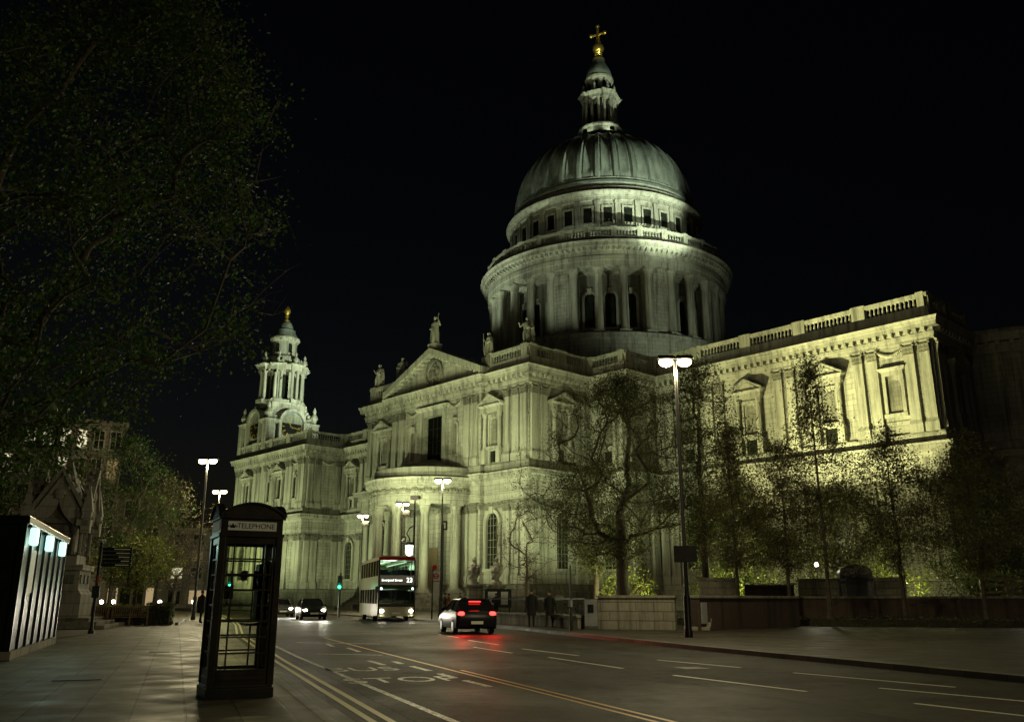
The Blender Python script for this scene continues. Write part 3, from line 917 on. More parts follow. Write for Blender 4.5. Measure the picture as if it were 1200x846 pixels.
# statues ---------------------------------------------------------------
def statue_mesh(seed, h, seat=False):
    rr = random.Random(seed); b = MB(); s = h / 4.0; sx = 1 if seed % 2 else -1
    b.box(-.6 * s, .6 * s, -.5 * s, .5 * s, 0, .3 * s)
    def ell(z, a, d, ox=0, oy=0, n=12, k=0):
        return [(ox + a * math.cos(2 * math.pi * i / n) * (1 + .09 * math.sin(i * 2.6 + k)), oy + d * math.sin(2 * math.pi * i / n) * (1 + .09 * math.sin(i * 2.6 + k)), z) for i in range(n)]
    rings = [ell(.3 * s, .58 * s, .46 * s, 0, 0, 12, 1), ell(.9 * s, .5 * s, .4 * s, .03 * s, 0, 12, 2), ell(1.6 * s, .46 * s, .36 * s, .1 * s * sx, 0, 12, 3), ell(2.1 * s, .38 * s, .3 * s, .06 * s * sx, 0, 12, 3),
             ell(2.6 * s, .46 * s, .34 * s, 0, 0, 12, 4), ell(2.95 * s, .52 * s, .3 * s), ell(3.12 * s, .34 * s, .24 * s), ell(3.22 * s, .14 * s, .14 * s), ell(3.38 * s, .12 * s, .12 * s)]
    v = [p for r_ in rings for p in r_]; n = 12
    b.add(v, [(j * n + i, j * n + (i + 1) % n, (j + 1) * n + (i + 1) % n, (j + 1) * n + i) for j in range(len(rings) - 1) for i in range(n)])
    b.ball((.03 * sx * s, -.05 * s, 3.58 * s), .2 * s, 9, 7, .9, 1.0, 1.3)
    b.ball((.03 * sx * s, .03 * s, 3.62 * s), .22 * s, 8, 6, .95, .9, 1.1)
    b.tube([(sx * .45 * s, 0, 2.95 * s), (sx * .82 * s, -.1 * s, 2.5 * s), (sx * .92 * s, -.35 * s, 3.0 * s)], [.17 * s, .13 * s, .09 * s], 7)
    b.tube([(-sx * .45 * s, 0, 2.95 * s), (-sx * .68 * s, -.1 * s, 2.3 * s), (-sx * .2 * s, -.42 * s, 2.15 * s)], [.17 * s, .14 * s, .1 * s], 7)
    b.tube([(-sx * .5 * s, .1 * s, 2.9 * s), (-sx * .62 * s, .12 * s, 1.6 * s), (-sx * .55 * s, .1 * s, .4 * s)], [.16 * s, .24 * s, .3 * s], 7)
    b.tube([(sx * .1 * s, -.3 * s, 2.2 * s), (sx * .3 * s, -.38 * s, 1.2 * s), (sx * .25 * s, -.4 * s, .35 * s)], [.16 * s, .2 * s, .16 * s], 7)
    if seed % 3 == 1: b.tube([(sx * .93 * s, -.37 * s, 1.2 * s), (sx * .93 * s, -.37 * s, 3.9 * s)], .04 * s, 5)
    if seed % 3 == 2: b.ball((-sx * .2 * s, -.5 * s, 2.3 * s), .26 * s, 7, 5, 1, .5, 1.2)
    return b.mesh('statue', M['stone_plain'], smooth=True)
ST = [statue_mesh(k, h) for k, h in ((1, 4.3), (2, 3.6), (3, 3.8), (4, 3.4))]
for k, x, y, z, rz in ((0, 0.3, -38.3, 36.5, 0), (1, -15.9, -36.6, 33.45, 0), (2, -9.4, -37.0, 33.0, 20), (3, 10.6, -37.0, 33.0, -20), (1, 17.6, -36.4, 33.45, 30)):
    place(ST[k], 'statue', transept, frame(x, y, rz, z) @ Matrix.Diagonal((1.3, 1.3, 1.12, 1)))
b = MB()
b.box(-.75 + .3, .75 + .3, -39.0, -37.6, 35.7, 36.5); b.box(-10.2, -8.6, -37.7, -36.3, 31.2, 33.0); b.box(9.9, 11.4, -37.7, -36.3, 31.2, 33.0)
b.build('statue_pedestal', M['stone_plain'], transept)

# ------------------------------------------------------------------ drum and dome
b = MB()
b.lathe([(22.5, 29), (22.5, 34), (21.6, 34.4), (21.4, 39.3), (21.9, 39.6), (21.9, 40.2), (21.2, 40.6), (16.6, 40.7), (16.6, 53.0)], 96)
drum = place(second_mat(b.mesh('drum', M['stone'], True), M['stone_dirty_shade'], lambda c, n: c.z > 40.7 and math.hypot(c.x, c.y) < 17), 'drum', cath)  # inner wall coloured darker to stand for shade behind the columns
b = MB()
b.lathe([(16.6, 51.4), (20.9, 51.4), (20.9, 52.2), (21.0, 52.25), (21.0, 53.0), (20.85, 53.05), (20.85, 53.8), (21.2, 54.0), (21.7, 54.3), (21.9, 54.35), (21.95, 54.85), (22.3, 55.15), (21.2, 55.4), (16.0, 55.45)], 128)
for k in range(150):
    a = 2 * math.pi * k / 150
    b.M = Matrix.Rotation(a, 4, 'Z'); b.box(20.8, 21.65, -.17, .17, 53.75, 54.25)
b.M = Matrix.Identity(4)
b.build('drum_entablature', M['stone_plain'], drum)
DC = column_mesh(.68, 40.6, 51.4, 12)
for k in range(32):
    a = 2 * math.pi * (k + .35) / 32
    place(DC, 'column', drum, frame(20.05 * math.cos(a), 20.05 * math.sin(a), math.degrees(a)))
b = MB(); b.slab([(-1.7, 40.7), (1.7, 40.7), (1.7, 51.4), (-1.7, 51.4)], -3.2, 0)
b.slab(arch_poly(1.5, 42.5, 48.5), -3.32, -3.2); b.box(-1.2, 1.2, -3.35, -3.2, 49.2, 50.6)
DP = b.mesh('niche_pier', M['stone'])
DWF = arch_frame(1.7, 42.5, 48.3, .35, .3).mesh('window_frame', M['stone_plain'])
DW = pane(1.7, 42.5, 48.3).mesh('window', M['dark_glass'])
for k in range(32):
    a = 2 * math.pi * (k + .85) / 32
    F = frame(16.75 * math.cos(a), 16.75 * math.sin(a), math.degrees(a) + 90)
    if k % 4 == 1: place(DP, 'niche_pier', drum, F)
    else:
        F2 = frame(16.6 * math.cos(a), 16.6 * math.sin(a), math.degrees(a) + 90)
        place(DWF, 'window_frame', drum, F2); place(DW, 'window', drum, F2)
circ = [(20.9 * math.cos(2 * math.pi * k / 32), 20.9 * math.sin(2 * math.pi * k / 32)) for k in range(33)]
balustrade(drum, circ, 55.4, 2.3, 4.1, 0.1, 'gallery_balustrade', .8)
# attic storey above the stone gallery
b = MB()
b.lathe([(17.0, 55.3), (17.0, 58.2), (16.7, 58.5), (16.7, 64.3), (17.0, 64.4), (17.0, 65.0), (17.5, 65.3), (17.75, 65.8), (17.3, 66.1), (16.9, 66.2), (16.9, 66.9), (16.4, 67.2), (16.3, 67.7), (15.9, 68.0), (15.7, 68.4)], 96)
attic = b.build('attic_storey', M['stone'], cath, smooth=True)
b = MB(); b.box(-.42, .42, -.3, 0.1, 58.4, 64.4); b.box(-.5, .5, -.38, .1, 63.7, 64.3); b.box(-.5, .5, -.38, .1, 58.4, 59.0)
AP = b.mesh('pilaster', M['stone_plain'])
b = MB(); b.box(-1.0, -.7, -.25, .05, 60.4, 63.1); b.box(.7, 1.0, -.25, .05, 60.4, 63.1); b.box(-1.0, 1.0, -.27, .05, 63.1, 63.4); b.box(-1.05, 1.05, -.3, .05, 60.1, 60.4)
AF = b.mesh('window_frame', M['stone_plain'])
b = MB(); b.box(-.7, .7, -.1, .05, 60.4, 63.1)
AW = b.mesh('window', M['dark_glass'])
for k in range(32):
    a = 2 * math.pi * (k + .35) / 32
    place(AP, 'pilaster', attic, frame(16.72 * math.cos(a), 16.72 * math.sin(a), math.degrees(a) + 90))
    a = 2 * math.pi * (k + .85) / 32
    F = frame(16.66 * math.cos(a), 16.66 * math.sin(a), math.degrees(a) + 90)
    place(AF, 'window_frame', attic, F); place(AW, 'window', attic, F)
# ribbed lead dome
b = MB(); NR = 32; SEG = 12; rows = []; RIB = [1, 1, .12, .42, .1, 0, -.06, 0, .1, .42, .12, 1]
prof = []
for j in range(25):
    u = j / 24
    ang = R(4 + 74 * u)
    prof.append((15.75 * math.cos(ang) ** 0.95 + 1.6 * u, 67.9 + 14.6 * math.sin(ang) / math.sin(R(78)) ))
v = []; n = NR * SEG
for j, (r0, z) in enumerate(prof):
    u = j / 24
    for i in range(n):
        ph = (i % SEG) / SEG
        rib = RIB[i % SEG]
        if u < .07: rib = max(rib, .5)
        rr_ = r0 + (rib - .3) * .75 * (1 - .6 * u)
        a = 2 * math.pi * (i / SEG + .35) / NR
        v.append((rr_ * math.cos(a), rr_ * math.sin(a), z))
f = []
for j in range(24):
    for i in range(n):
        i2 = (i + 1) % n
        f.append((j * n + i, j * n + i2, (j + 1) * n + i2, (j + 1) * n + i))
b.add(v, f)
dome = b.build('dome', M['lead'], cath, smooth=True)
b = MB(); b.lathe([(16.1, 67.5), (16.5, 67.8), (16.4, 68.3), (16.0, 68.5), (16.1, 68.9), (15.7, 69.2)], 96)
b.build('dome_ring', M['lead'], dome, smooth=True)
# lantern
b = MB()
b.lathe([(6.3, 81.4), (6.4, 82.2), (5.8, 82.4), (5.4, 83.0), (5.7, 83.2), (5.7, 83.6), (4.7, 83.8), (4.2, 84.4), (4.0, 85.6), (4.4, 85.8), (4.4, 86.1), (3.4, 86.3), (2.1, 86.4), (2.1, 92.6)], 16)
lantern = b.build('lantern', M['stone'], cath)
LZ = (0.0, 1.0)
for k in range(8):
    b = MB(); b.M = Matrix.Rotation(k * math.pi / 4 + .39, 4, 'Z')
    ex = .4 if k % 2 else 0
    b.box(0.4, 3.15 + ex, -1.0, 1.0, 92.2, 92.7); b.frustum((0.4, 3.2 + ex, -1.05, 1.05, 92.7), (0.4, 3.65 + ex, -1.35, 1.35, 93.3))
    b.build('lantern_cornice', M['stone_plain'], lantern)
    b = MB(); b.M = Matrix.Rotation(k * math.pi / 4 + .39, 4, 'Z'); b.box(0.4, 3.2 + ex, -1.05, 1.05, 86.0, 86.7)
    b.build('pedestal', M['stone_plain'], lantern)
b = MB(); b.lathe([(3.0, 93.2), (2.3, 93.5), (2.2, 93.8), (2.1, 96.6), (2.7, 96.9), (2.75, 97.3), (2.2, 97.5)], 16)
b.build('upper_stage', M['stone_plain'], lantern)
LC = column_mesh(.27, 86.7, 92.2, 8)
for k in range(8):
    a = k * math.pi / 4 + .39; ex = .4 if k % 2 else 0
    for s in (-.66, .66):
        place(LC, 'column', lantern, Matrix.Rotation(a, 4, 'Z') @ Matrix.Translation((2.8 + ex, s, 0)))
b = MB(); b.slab(arch_poly(.9, 87.3, 91.2), -.1, .1)
LW = b.mesh('window', M['dark_glass'])
b = MB(); b.slab(arch_poly(.8, 94.3, 96.2), -.1, .1)
LW2 = b.mesh('window', M['dark_glass'])
b = MB(); b.lathe([(.18, 93.3), (.22, 93.7), (.4, 94.1), (.3, 94.4), (.14, 94.7), (.22, 95.0), (.05, 95.6)], 8)
LU = b.mesh('urn', M['stone_plain'])
for k in range(8):
    a = k * math.pi / 4 + .39
    Fm = Matrix.Rotation(a + math.pi / 2, 4, 'Z')
    place(LW, 'window', lantern, Fm @ Matrix.Translation((0, -2.12, 0))); place(LW2, 'window', lantern, Fm @ Matrix.Translation((0, -2.12, 0)))
    place(LU, 'urn', lantern, Matrix.Rotation(a, 4, 'Z') @ Matrix.Translation((2.95 + (.4 if k % 2 else 0), 0, 0)))
b = MB(); b.lathe([(2.4, 97.3), (2.55, 97.8), (2.3, 99.0), (1.7, 100.2), (1.3, 101.0), (1.1, 101.7)], 16)
b.build('lantern_roof', M['lead'], lantern, smooth=True)
b = MB(); b.lathe([(1.15, 101.6), (1.2, 101.9), (.7, 102.1), (.55, 102.5), (.8, 102.7), (.6, 103.0), (.8, 103.2), (.5, 103.4)], 14)
b.build('gilded_collar', M['gold'], lantern, smooth=True)
b = MB(); b.ball((0, 0, 104.45), 1.12, 16, 10, 1, 1, .95)
b.build('golden_ball', M['gold'], lantern, smooth=True)
b = MB()
b.M = Matrix.Rotation(R(20), 4, 'Z')
b.tube([(0, 0, 105.4), (0, 0, 109.3)], [.42, .26], 8)
b.tube([(-1.35, 0, 107.6), (1.35, 0, 107.6)], .27, 8)
for q in ((-1.4, 0, 107.6), (1.4, 0, 107.6), (0, 0, 109.4)):
    b.ball(q, .42, 8, 6)
b.ball((0, 0, 105.7), .6, 8, 6)
b.build('cross', M['gold'], lantern, smooth=True)

# ------------------------------------------------------------------ west towers
def clock_tower(cx, cy):
    T = Matrix.Translation((cx, cy, 0))
    b = MB(); b.M = T
    b.box(-5.3, 5.3, -5.3, 5.3, 25, 39.4)
    b.box(-4.2, 4.2, -4.2, 4.2, 39.3, 42.6)
    for sx in (-1, 1):
        for sy in (-1, 1):
            b.box(sx * 5.4 - .9, sx * 5.4 + .9, sy * 5.4 - .9, sy * 5.4 + .9, 30, 38.0)
    b.lathe([(4.9, 41.5), (4.9, 42.2), (5.3, 42.6), (5.3, 43.2), (4.6, 43.4), (3.0, 43.5), (3.0, 50.5)], 24)
    body = b.build('clock_tower', M['stone'], cath)
    b = MB(); b.M = T
    for dg in (0, 90, 180, 270):
        b.M = T @ Matrix.Rotation(R(dg), 4, 'Z')
        o = []; i_ = []
        for k in range(17):
            a = math.pi * k / 16
            o.append((3.25 * math.cos(a), 37.9 + 3.25 * math.sin(a))); i_.append((2.65 * math.cos(a), 37.9 + 2.65 * math.sin(a)))
        for k in range(16):
            b.add([(o[k][0], -6.3, o[k][1]), (o[k + 1][0], -6.3, o[k + 1][1]), (i_[k + 1][0], -6.3, i_[k + 1][1]), (i_[k][0], -6.3, i_[k][1]),
                   (o[k][0], -3.8, o[k][1]), (o[k + 1][0], -3.8, o[k + 1][1]), (i_[k + 1][0], -5.3, i_[k + 1][1]), (i_[k][0], -5.3, i_[k][1])],
                  [(0, 1, 2, 3), (0, 4, 5, 1), (3, 2, 6, 7)])
        for sx in (-1, 1):
            b.frustum((sx * 4.6 - 1.6, sx * 4.6 + 1.6, -6.1, -5.0, 37.6), (sx * 4.6 - 1.9, sx * 4.6 + 1.9, -6.5, -5.0, 38.4))
            b.box(sx * 2.95 - .3, sx * 2.95 + .3, -6.28, -5.3, 31, 37.9)
    b.build('tower_cornice', M['stone_plain'], body)
    for dg in (0, 90):
        F = T @ Matrix.Rotation(R(dg), 4, 'Z')
        b = MB(); b.M = Matrix.Translation((0, -5.42, 37.2)) @ Matrix.Rotation(R(90), 4, 'X'); b.lathe([(2.5, 0), (2.5, .12), (0, .12)], 32)
        b.build('clock_face', M['clock_black'], body, M4=F)
        b = MB()
        for k in range(12):
            b.M = Matrix.Translation((0, -5.58, 37.2)) @ Matrix.Rotation(k * math.pi / 6, 4, 'Y')
            b.box(-.11, .11, -.04, .04, 1.62, 2.25)
        b.M = Matrix.Translation((0, -5.58, 37.2)) @ Matrix.Rotation(R(90), 4, 'X')
        b.lathe([(2.38, 0), (2.44, 0), (2.44, .04), (2.38, .04), (2.38, 0)], 32)
        b.build('clock_numerals', M['gold'], body, M4=F)
        b = MB()
        for ang, L in ((R(-35), 1.3), (R(100), 2.0)):
            b.M = Matrix.Translation((0, -5.66, 37.2)) @ Matrix.Rotation(ang, 4, 'Y'); b.box(-.1, .1, -.03, .03, -.4, L)
        b.build('clock_hand', M['gold'], body, M4=F)
    b = MB(); b.M = T
    for sx in (-1, 1):
        for sy in (-1, 1):
            pass
    for dg in (0, 90, 180, 270):
        b.M = T @ Matrix.Rotation(R(dg), 4, 'Z')
        b.slab([(3.2 * math.cos(math.pi * k / 12), 38.0 + 3.0 * math.sin(math.pi * k / 12)) for k in range(13)], -5.6, -3.0)
    b.build('lunette_roof', M['lead'], body)
    for k in range(8):
        b = MB(); b.M = T @ Matrix.Rotation(2 * math.pi * k / 8 + .1, 4, 'Z'); ex = 0 if k % 2 else .45
        b.box(3, 5.2 + ex, -1.2, 1.2, 42.6, 43.4); b.build('pedestal', M['stone_plain'], body)
    TC = column_mesh(.36, 43.4, 50.0, 10)
    for k in range(16):
        a = 2 * math.pi * (k // 2) / 8 + (.13 if k % 2 else -.13) + .1
        rad = 4.5 if (k // 2) % 2 else 4.9
        place(TC, 'column', body, T @ Matrix.Rotation(a, 4, 'Z') @ Matrix.Translation((rad, 0, 0)))
    b = MB()
    for k in range(8):
        b.M = T @ Matrix.Rotation(2 * math.pi * k / 8 + .1, 4, 'Z')
        ex = 0 if k % 2 else .45
        b.box(0, 5.0 + ex, -1.3, 1.3, 50.0, 50.7); b.frustum((0, 5.05 + ex, -1.3, 1.3, 50.7), (0, 5.7 + ex, -1.8, 1.8, 51.3))
    b.build('tower_cornice', M['stone_plain'], body)
    b = MB(); b.M = T
    b.lathe([(5.3, 50.0), (5.3, 51.2), (4.9, 51.5), (4.0, 51.6), (3.6, 53.5), (2.9, 54.0), (2.75, 54.2), (2.7, 57.2), (3.0, 57.4), (3.3, 57.8), (3.3, 58.2), (2.9, 58.4)], 24)
    b.build('upper_stage', M['stone_plain'], body)
    b = MB()
    for k in range(8):
        b.M = T @ Matrix.Rotation(2 * math.pi * k / 8 + .1 + math.pi / 8 + math.pi / 2, 4, 'Z')
        b.slab(arch_poly(1.5, 43.6, 49.3), -3.1, -2.9)
    b.build('belfry_opening', M['dark_glass'], body)
    b = MB()
    for k in range(6):
        b.M = T @ Matrix.Rotation(2 * math.pi * k / 6 + .5, 4, 'Z')
        b.slab(arch_poly(.8, 54.6, 56.7), -2.8, -2.6)
    b.build('upper_opening', M['dark_glass'], body)
    b = MB(); b.lathe([(.3, 51.3), (.35, 51.9), (.65, 52.5), (.5, 53.0), (.2, 53.4), (.32, 53.8), (.06, 54.4)], 8)
    UR = b.mesh('urn', M['stone_plain'], True)
    for k in range(8):
        place(UR, 'urn', body, T @ Matrix.Rotation(2 * math.pi * k / 8 + .1, 4, 'Z') @ Matrix.Translation((4.7, 0, 0)))
    b = MB(); b.lathe([(.4, 38.3), (.5, 39), (.85, 39.8), (.6, 40.4), (.3, 40.8), (.4, 41.4), (.1, 42.2)], 8)
    UR2 = b.mesh('urn', M['stone_plain'], True)
    for sx in (-1, 1):
        for sy in (-1, 1):
            place(UR2, 'urn', body, T @ Matrix.Translation((sx * 5.5, sy * 5.5, 0)))
            b = MB(); b.M = T
            for k in range(6): b.ball((sx * (5.2 - k * .3), sy * (5.2 - k * .3), 38.8 + k * .7), .55 - k * .04, 7, 5)
            b.build('scroll_buttress', M['stone_plain'], body)
    b = MB(); b.M = T
    b.lathe([(2.95, 58.3), (2.7, 58.9), (2.25, 59.6), (2.15, 60.2), (1.6, 60.6), (1.5, 61.2), (1.25, 62.0), (.6, 62.5)], 18)
    b.build('tower_cap', M['lead'], body, smooth=True)
    b = MB(); b.M = T
    b.lathe([(.7, 62.4), (.75, 62.7), (.35, 62.9), (.3, 63.4), (.6, 63.6), (.4, 63.9), (.45, 64.2), (.8, 64.8), (.75, 65.3), (.4, 65.9), (.05, 66.3)], 12)
    b.build('pine_finial', M['gold'], body, smooth=True)
    return body
clock_tower(-77.9, -20.7)
clock_tower(-77.9, 21.5)

# ------------------------------------------------------------------ trees
def leaf_mesh(name, centers, size, mat, seed, jitter=0.0, squash=1.0):
    rs = np.random.RandomState(seed)
    n = len(centers)
    d1 = rs.normal(size=(n, 3)); d1 /= np.linalg.norm(d1, axis=1)[:, None]
    d2 = np.cross(d1, rs.normal(size=(n, 3))); d2 /= np.linalg.norm(d2, axis=1)[:, None]
    s = (size * rs.uniform(.6, 1.35, size=(n, 1)))
    c = np.asarray(centers)
    v = np.empty((n, 4, 3))
    v[:, 0] = c - d1 * s * .36; v[:, 1] = c + d2 * s * .36; v[:, 2] = c + d1 * s * .36; v[:, 3] = c - d2 * s * .36
    me = bpy.data.meshes.new(name)
    me.vertices.add(4 * n); me.vertices.foreach_set('co', v.reshape(-1))
    me.loops.add(4 * n); me.loops.foreach_set('vertex_index', np.arange(4 * n, dtype=np.int32))
    me.polygons.add(n); me.polygons.foreach_set('loop_start', np.arange(0, 4 * n, 4, dtype=np.int32)); me.polygons.foreach_set('loop_total', np.full(n, 4, dtype=np.int32))
    me.update(calc_edges=True); me.validate()
    me.materials.append(mat)
    return me

def grow(seed, h, crown, trunk_r, n_nodes, lean=(0, 0), frac=.25):
    """crown: function(u in 0..1 from crown base to top) -> radius ; returns nodes, parents"""
    rs = np.random.RandomState(seed)
    zb, rad = crown
    nodes = [np.array([0., 0, 0])]; par = [-1]; plen = [0.]
    trunk_top = zb + (h - zb) * frac
    k = 6
    for i in range(1, k + 1):
        z = trunk_top * i / k
        nodes.append(np.array([lean[0] * (z / h) ** 1.5 + rs.normal() * .012 * z * .6, lean[1] * (z / h) ** 1.5 + rs.normal() * .012 * z * .6, z]))
        par.append(i - 1); plen.append(z)
    pts = []
    while len(pts) < n_nodes:
        u = rs.uniform(); a = rs.uniform(0, 2 * math.pi); q = math.sqrt(rs.uniform(0.02, 1))
        lobes = 1 + .22 * math.sin(3 * a + seed) + .15 * math.sin(5 * a + 7 * u + seed)
        r = rad(u) * lobes * q
        if r <= 0: continue
        z = zb + u * (h - zb)
        pts.append(np.array([r * math.cos(a) + lean[0] * (z / h) ** 1.5, r * math.sin(a) + lean[1] * (z / h) ** 1.5, z + rs.normal() * .2]))
    top = nodes[-1]
    pts.sort(key=lambda p: np.linalg.norm(p - top) + rs.uniform(0, .8))
    for p in pts:
        A = np.array(nodes[2:]); L = np.array(plen[2:])
        d = p - A
        dist = np.linalg.norm(d, axis=1)
        cost = dist + .22 * L + np.where(d[:, 2] < -.2 * dist, 1.5 * dist * .4, 0)
        j = int(np.argmin(cost)) + 2
        mid = (nodes[j] + p) / 2 + rs.normal(size=3) * .06 * dist[j - 2]
        nodes.append(mid); par.append(j); plen.append(plen[j] + dist[j - 2] / 2)
        nodes.append(p); par.append(len(nodes) - 2); plen.append(plen[j] + dist[j - 2])
    return nodes, par

def tree(name, label, cat, loc, h, zb, rad, seed, n_nodes=130, leaves=4000, leaf=0.2, trunk_r=.22, mat='leaf', group=None, lean=(0, 0), twig=0.9, spread=.55, leaf_keep=None, frac=.25):
    nodes, par = grow(seed, h, (zb, rad), trunk_r, n_nodes, lean, frac)
    n = len(nodes); cnt = [0] * n; kids = [0] * n
    for i in range(1, n): kids[par[i]] += 1
    for i in range(n - 1, 0, -1):
        cnt[i] += 1 if kids[i] == 0 else 0
        cnt[par[i]] += cnt[i]
    total = max(1, cnt[0])
    rad_ = [max(.012, trunk_r * (max(c, 1) / total) ** .56) for c in cnt]
    for i in range(7):
        rad_[i] = trunk_r * (1.35 if i == 0 else 1.0 - (.05 if frac < .4 else .12) * i)
    root = thing(name, label, cat, loc, 0, group)
    b = MB()
    rs = random.Random(seed)
    b.tube([tuple(nodes[i]) for i in range(7)], rad_[:7], 9)
    tips = []
    for i in range(7, n):
        p = nodes[par[i]]; q = nodes[i]
        r0 = min(rad_[par[i]], rad_[i] * 1.25)
        b.tube([tuple(p), tuple(q)], [r0, rad_[i]], 5 if rad_[i] > .04 else 3, False)
        tips.append(q)
    tw = []
    for q in tips:
        for _ in range(3):
            d = Vector((rs.gauss(0, 1), rs.gauss(0, 1), rs.gauss(.25, .8))).normalized() * twig * rs.uniform(.5, 1.2)
            m = Vector(q) + d * .5 + Vector((rs.gauss(0, .1), rs.gauss(0, .1), .05))
            e = Vector(q) + d
            b.tube([tuple(q), tuple(m), tuple(e)], [.014, .010, .005], 3, False)
            tw += [m, e]
    me = bpy.data.meshes.new('trunk')
    me.from_pydata(b.v, [], b.f); me.materials.append(M['bark'])
    me.polygons.foreach_set('use_smooth', [True] * len(me.polygons))
    place(me, 'trunk', root)
    if leaves:
        base = np.array([tuple(t) for t in tw])
        if leaf_keep is not None:
            base = np.array([p for p in base if leaf_keep(p)])
        r2 = np.random.RandomState(seed + 5)
        dens = r2.uniform(0, 1, size=len(base)) ** 1.6
        idx = r2.choice(len(base), size=leaves, p=dens / dens.sum())
        c = base[idx] + r2.normal(size=(leaves, 3)) * spread * r2.uniform(.3, 1, size=(leaves, 1))
        place(leaf_mesh('crown', c, leaf, M[mat], seed + 9), 'crown', root)
    return root

def egg(R0, peak=.4):
    return lambda u: R0 * (math.sin(math.pi * min(1, max(0, u)) ** (math.log(.5) / math.log(peak))) ** .75 if 0 < u < 1 else 0)
def cone(R0):
    return lambda u: R0 * (min(1, .55 + u * 3) * (1 - u) ** .8)

# trees in the cathedral garden, behind the wall
tree('plane_tree', 'big spreading tree with a thick forked trunk behind the pale wall and steps', 'tree', (56.6, -65.2, 0.3), 16.6, 3.6, egg(7.2, .42), 11, 340, 30000, .14, .46, 'leaf', 'trees in the cathedral garden')
tree('plane_tree', 'tall dark straight-trunked tree right behind the lamp with the square sign box', 'tree', (63.2, -64.9, 0.3), 16.2, 4.5, egg(4.6, .5), 23, 260, 18000, .14, .27, 'leaf', 'trees in the cathedral garden', frac=.7)
tree('bare_tree', 'small bare young tree beside the notice board and gate piers', 'tree', (46.2, -64.3, 0.1), 8.6, 2.2, egg(3.3, .5), 31, 130, 500, .14, .15, 'leaf_olive', 'trees in the cathedral garden', twig=.7, frac=.5)
tree('plane_tree', 'leafy tree overhanging the railings left of the forked trunk', 'tree', (50.0, -60.5, 0.3), 11.5, 3.2, egg(4.6, .5), 37, 180, 13000, .145, .26, 'leaf', 'trees in the cathedral garden')
st = [((67.6, -68.2, 0), 11.3, 3.0, 2.7, 41, 'slim street tree before the brick wall, first right of the nearest lamp post'),
      ((70.6, -67.8, 0), 9.8, 3.0, 2.3, 43, 'short street tree with low crown, just left of the tall pointed one'),
      ((73.0, -68.0, 0), 14.2, 3.0, 3.1, 47, 'tallest street tree, pointed crown against the bright corner of the cathedral'),
      ((75.9, -65.6, 0), 9.9, 3.0, 2.9, 53, 'street tree with a broad dim crown to the right of the pointed one'),
      ((79.3, -64.0, 0), 9.6, 3.0, 3.0, 59, 'dim street tree near the right edge, before the dark brick wall')]
for loc, h, zb, r0, sd, lb in st:
    tree('street_tree', lb, 'tree', loc, h, zb, cone(r0) if h > 11 else egg(r0, .45), sd, 150, 11000, .13, .12, 'leaf_olive', 'young street trees before the garden wall', twig=.6, spread=.4, frac=.8)
bk = [((66.5, -52.5, .3), 9.0, 4.2, 61, 'bushy dark tree deep in the garden behind the stone planters'), ((73.0, -47.0, .3), 10.0, 4.5, 67, 'dark tree with a dense crown behind the round-topped hut'),
      ((79.5, -45.0, .3), 10.5, 4.8, 71, 'dark tree in the garden behind the timber rail'), ((86.5, -47.0, .3), 11.5, 5.0, 73, 'darkest tree of the garden at the right edge'),
      ((59.0, -54.0, .3), 9.5, 4.0, 79, 'mid-height garden tree lit from below near the cathedral wall')]
for loc, h, r0, sd, lb in bk:
    tree('garden_tree', lb, 'tree', loc, h, 1.6, egg(r0, .5), sd, 180, 14000, .17, .22, 'leaf', 'trees in the cathedral garden', spread=.7)

# big dark tree over the left of the picture and the trees behind it
tree('overhanging_tree', 'huge dark leafy tree overhanging the kiosk and stone fountain', 'tree', (62.8, -107.8, 0), 25, 5.0, egg(9.0, .42), 83, 460, 48000, .18, .45, 'leaf_dark', 'trees left of the road', lean=(1.0, 6.5), twig=1.2, spread=.6,
     leaf_keep=lambda p: (p[0] - 1.0) ** 2 + (p[1] - 4.5) ** 2 < 7.5 ** 2)
tree('dark_tree', 'dark bushy tree behind the finger post', 'tree', (28.5, -95.5, 0), 14.5, 3.6, egg(5.6, .45), 89, 220, 7500, .22, .32, 'leaf_dark', 'trees left of the road')
tree('dark_tree', 'thin twiggy tree beside the tall lamp left of the telephone box', 'tree', (14.0, -87.5, 0), 12.5, 3.2, egg(5.2, .45), 97, 240, 1500, .16, .28, 'leaf_olive', 'trees left of the road', twig=1.1)
tree('dark_tree', 'dark rounded tree behind the small bright green tree', 'tree', (26.5, -88.5, 0), 13.2, 3.0, egg(5.2, .5), 171, 220, 9000, .2, .3, 'leaf_dark', 'trees left of the road')
tree('dark_tree', 'dark tree between the small bright green tree and the tall lamp', 'tree', (22.5, -83.6, 0), 11.0, 3.0, egg(3.9, .5), 173, 200, 4500, .17, .26, 'leaf_olive', 'trees left of the road')
tree('lime_tree', 'small bright green tree rising behind the hedge and bench', 'tree', (38.5, -91.2, 0), 4.9, 2.0, egg(2.7, .5), 101, 130, 4200, .17, .13, 'leaf_lime', 'trees left of the road', twig=.5, spread=.35)
tree('bare_tree', 'leafless branching tree just left of the telephone box', 'tree', (28.5, -84.6, 0), 6.2, 1.8, egg(3.0, .5), 103, 120, 200, .15, .17, 'leaf_olive', 'trees left of the road', twig=.8)

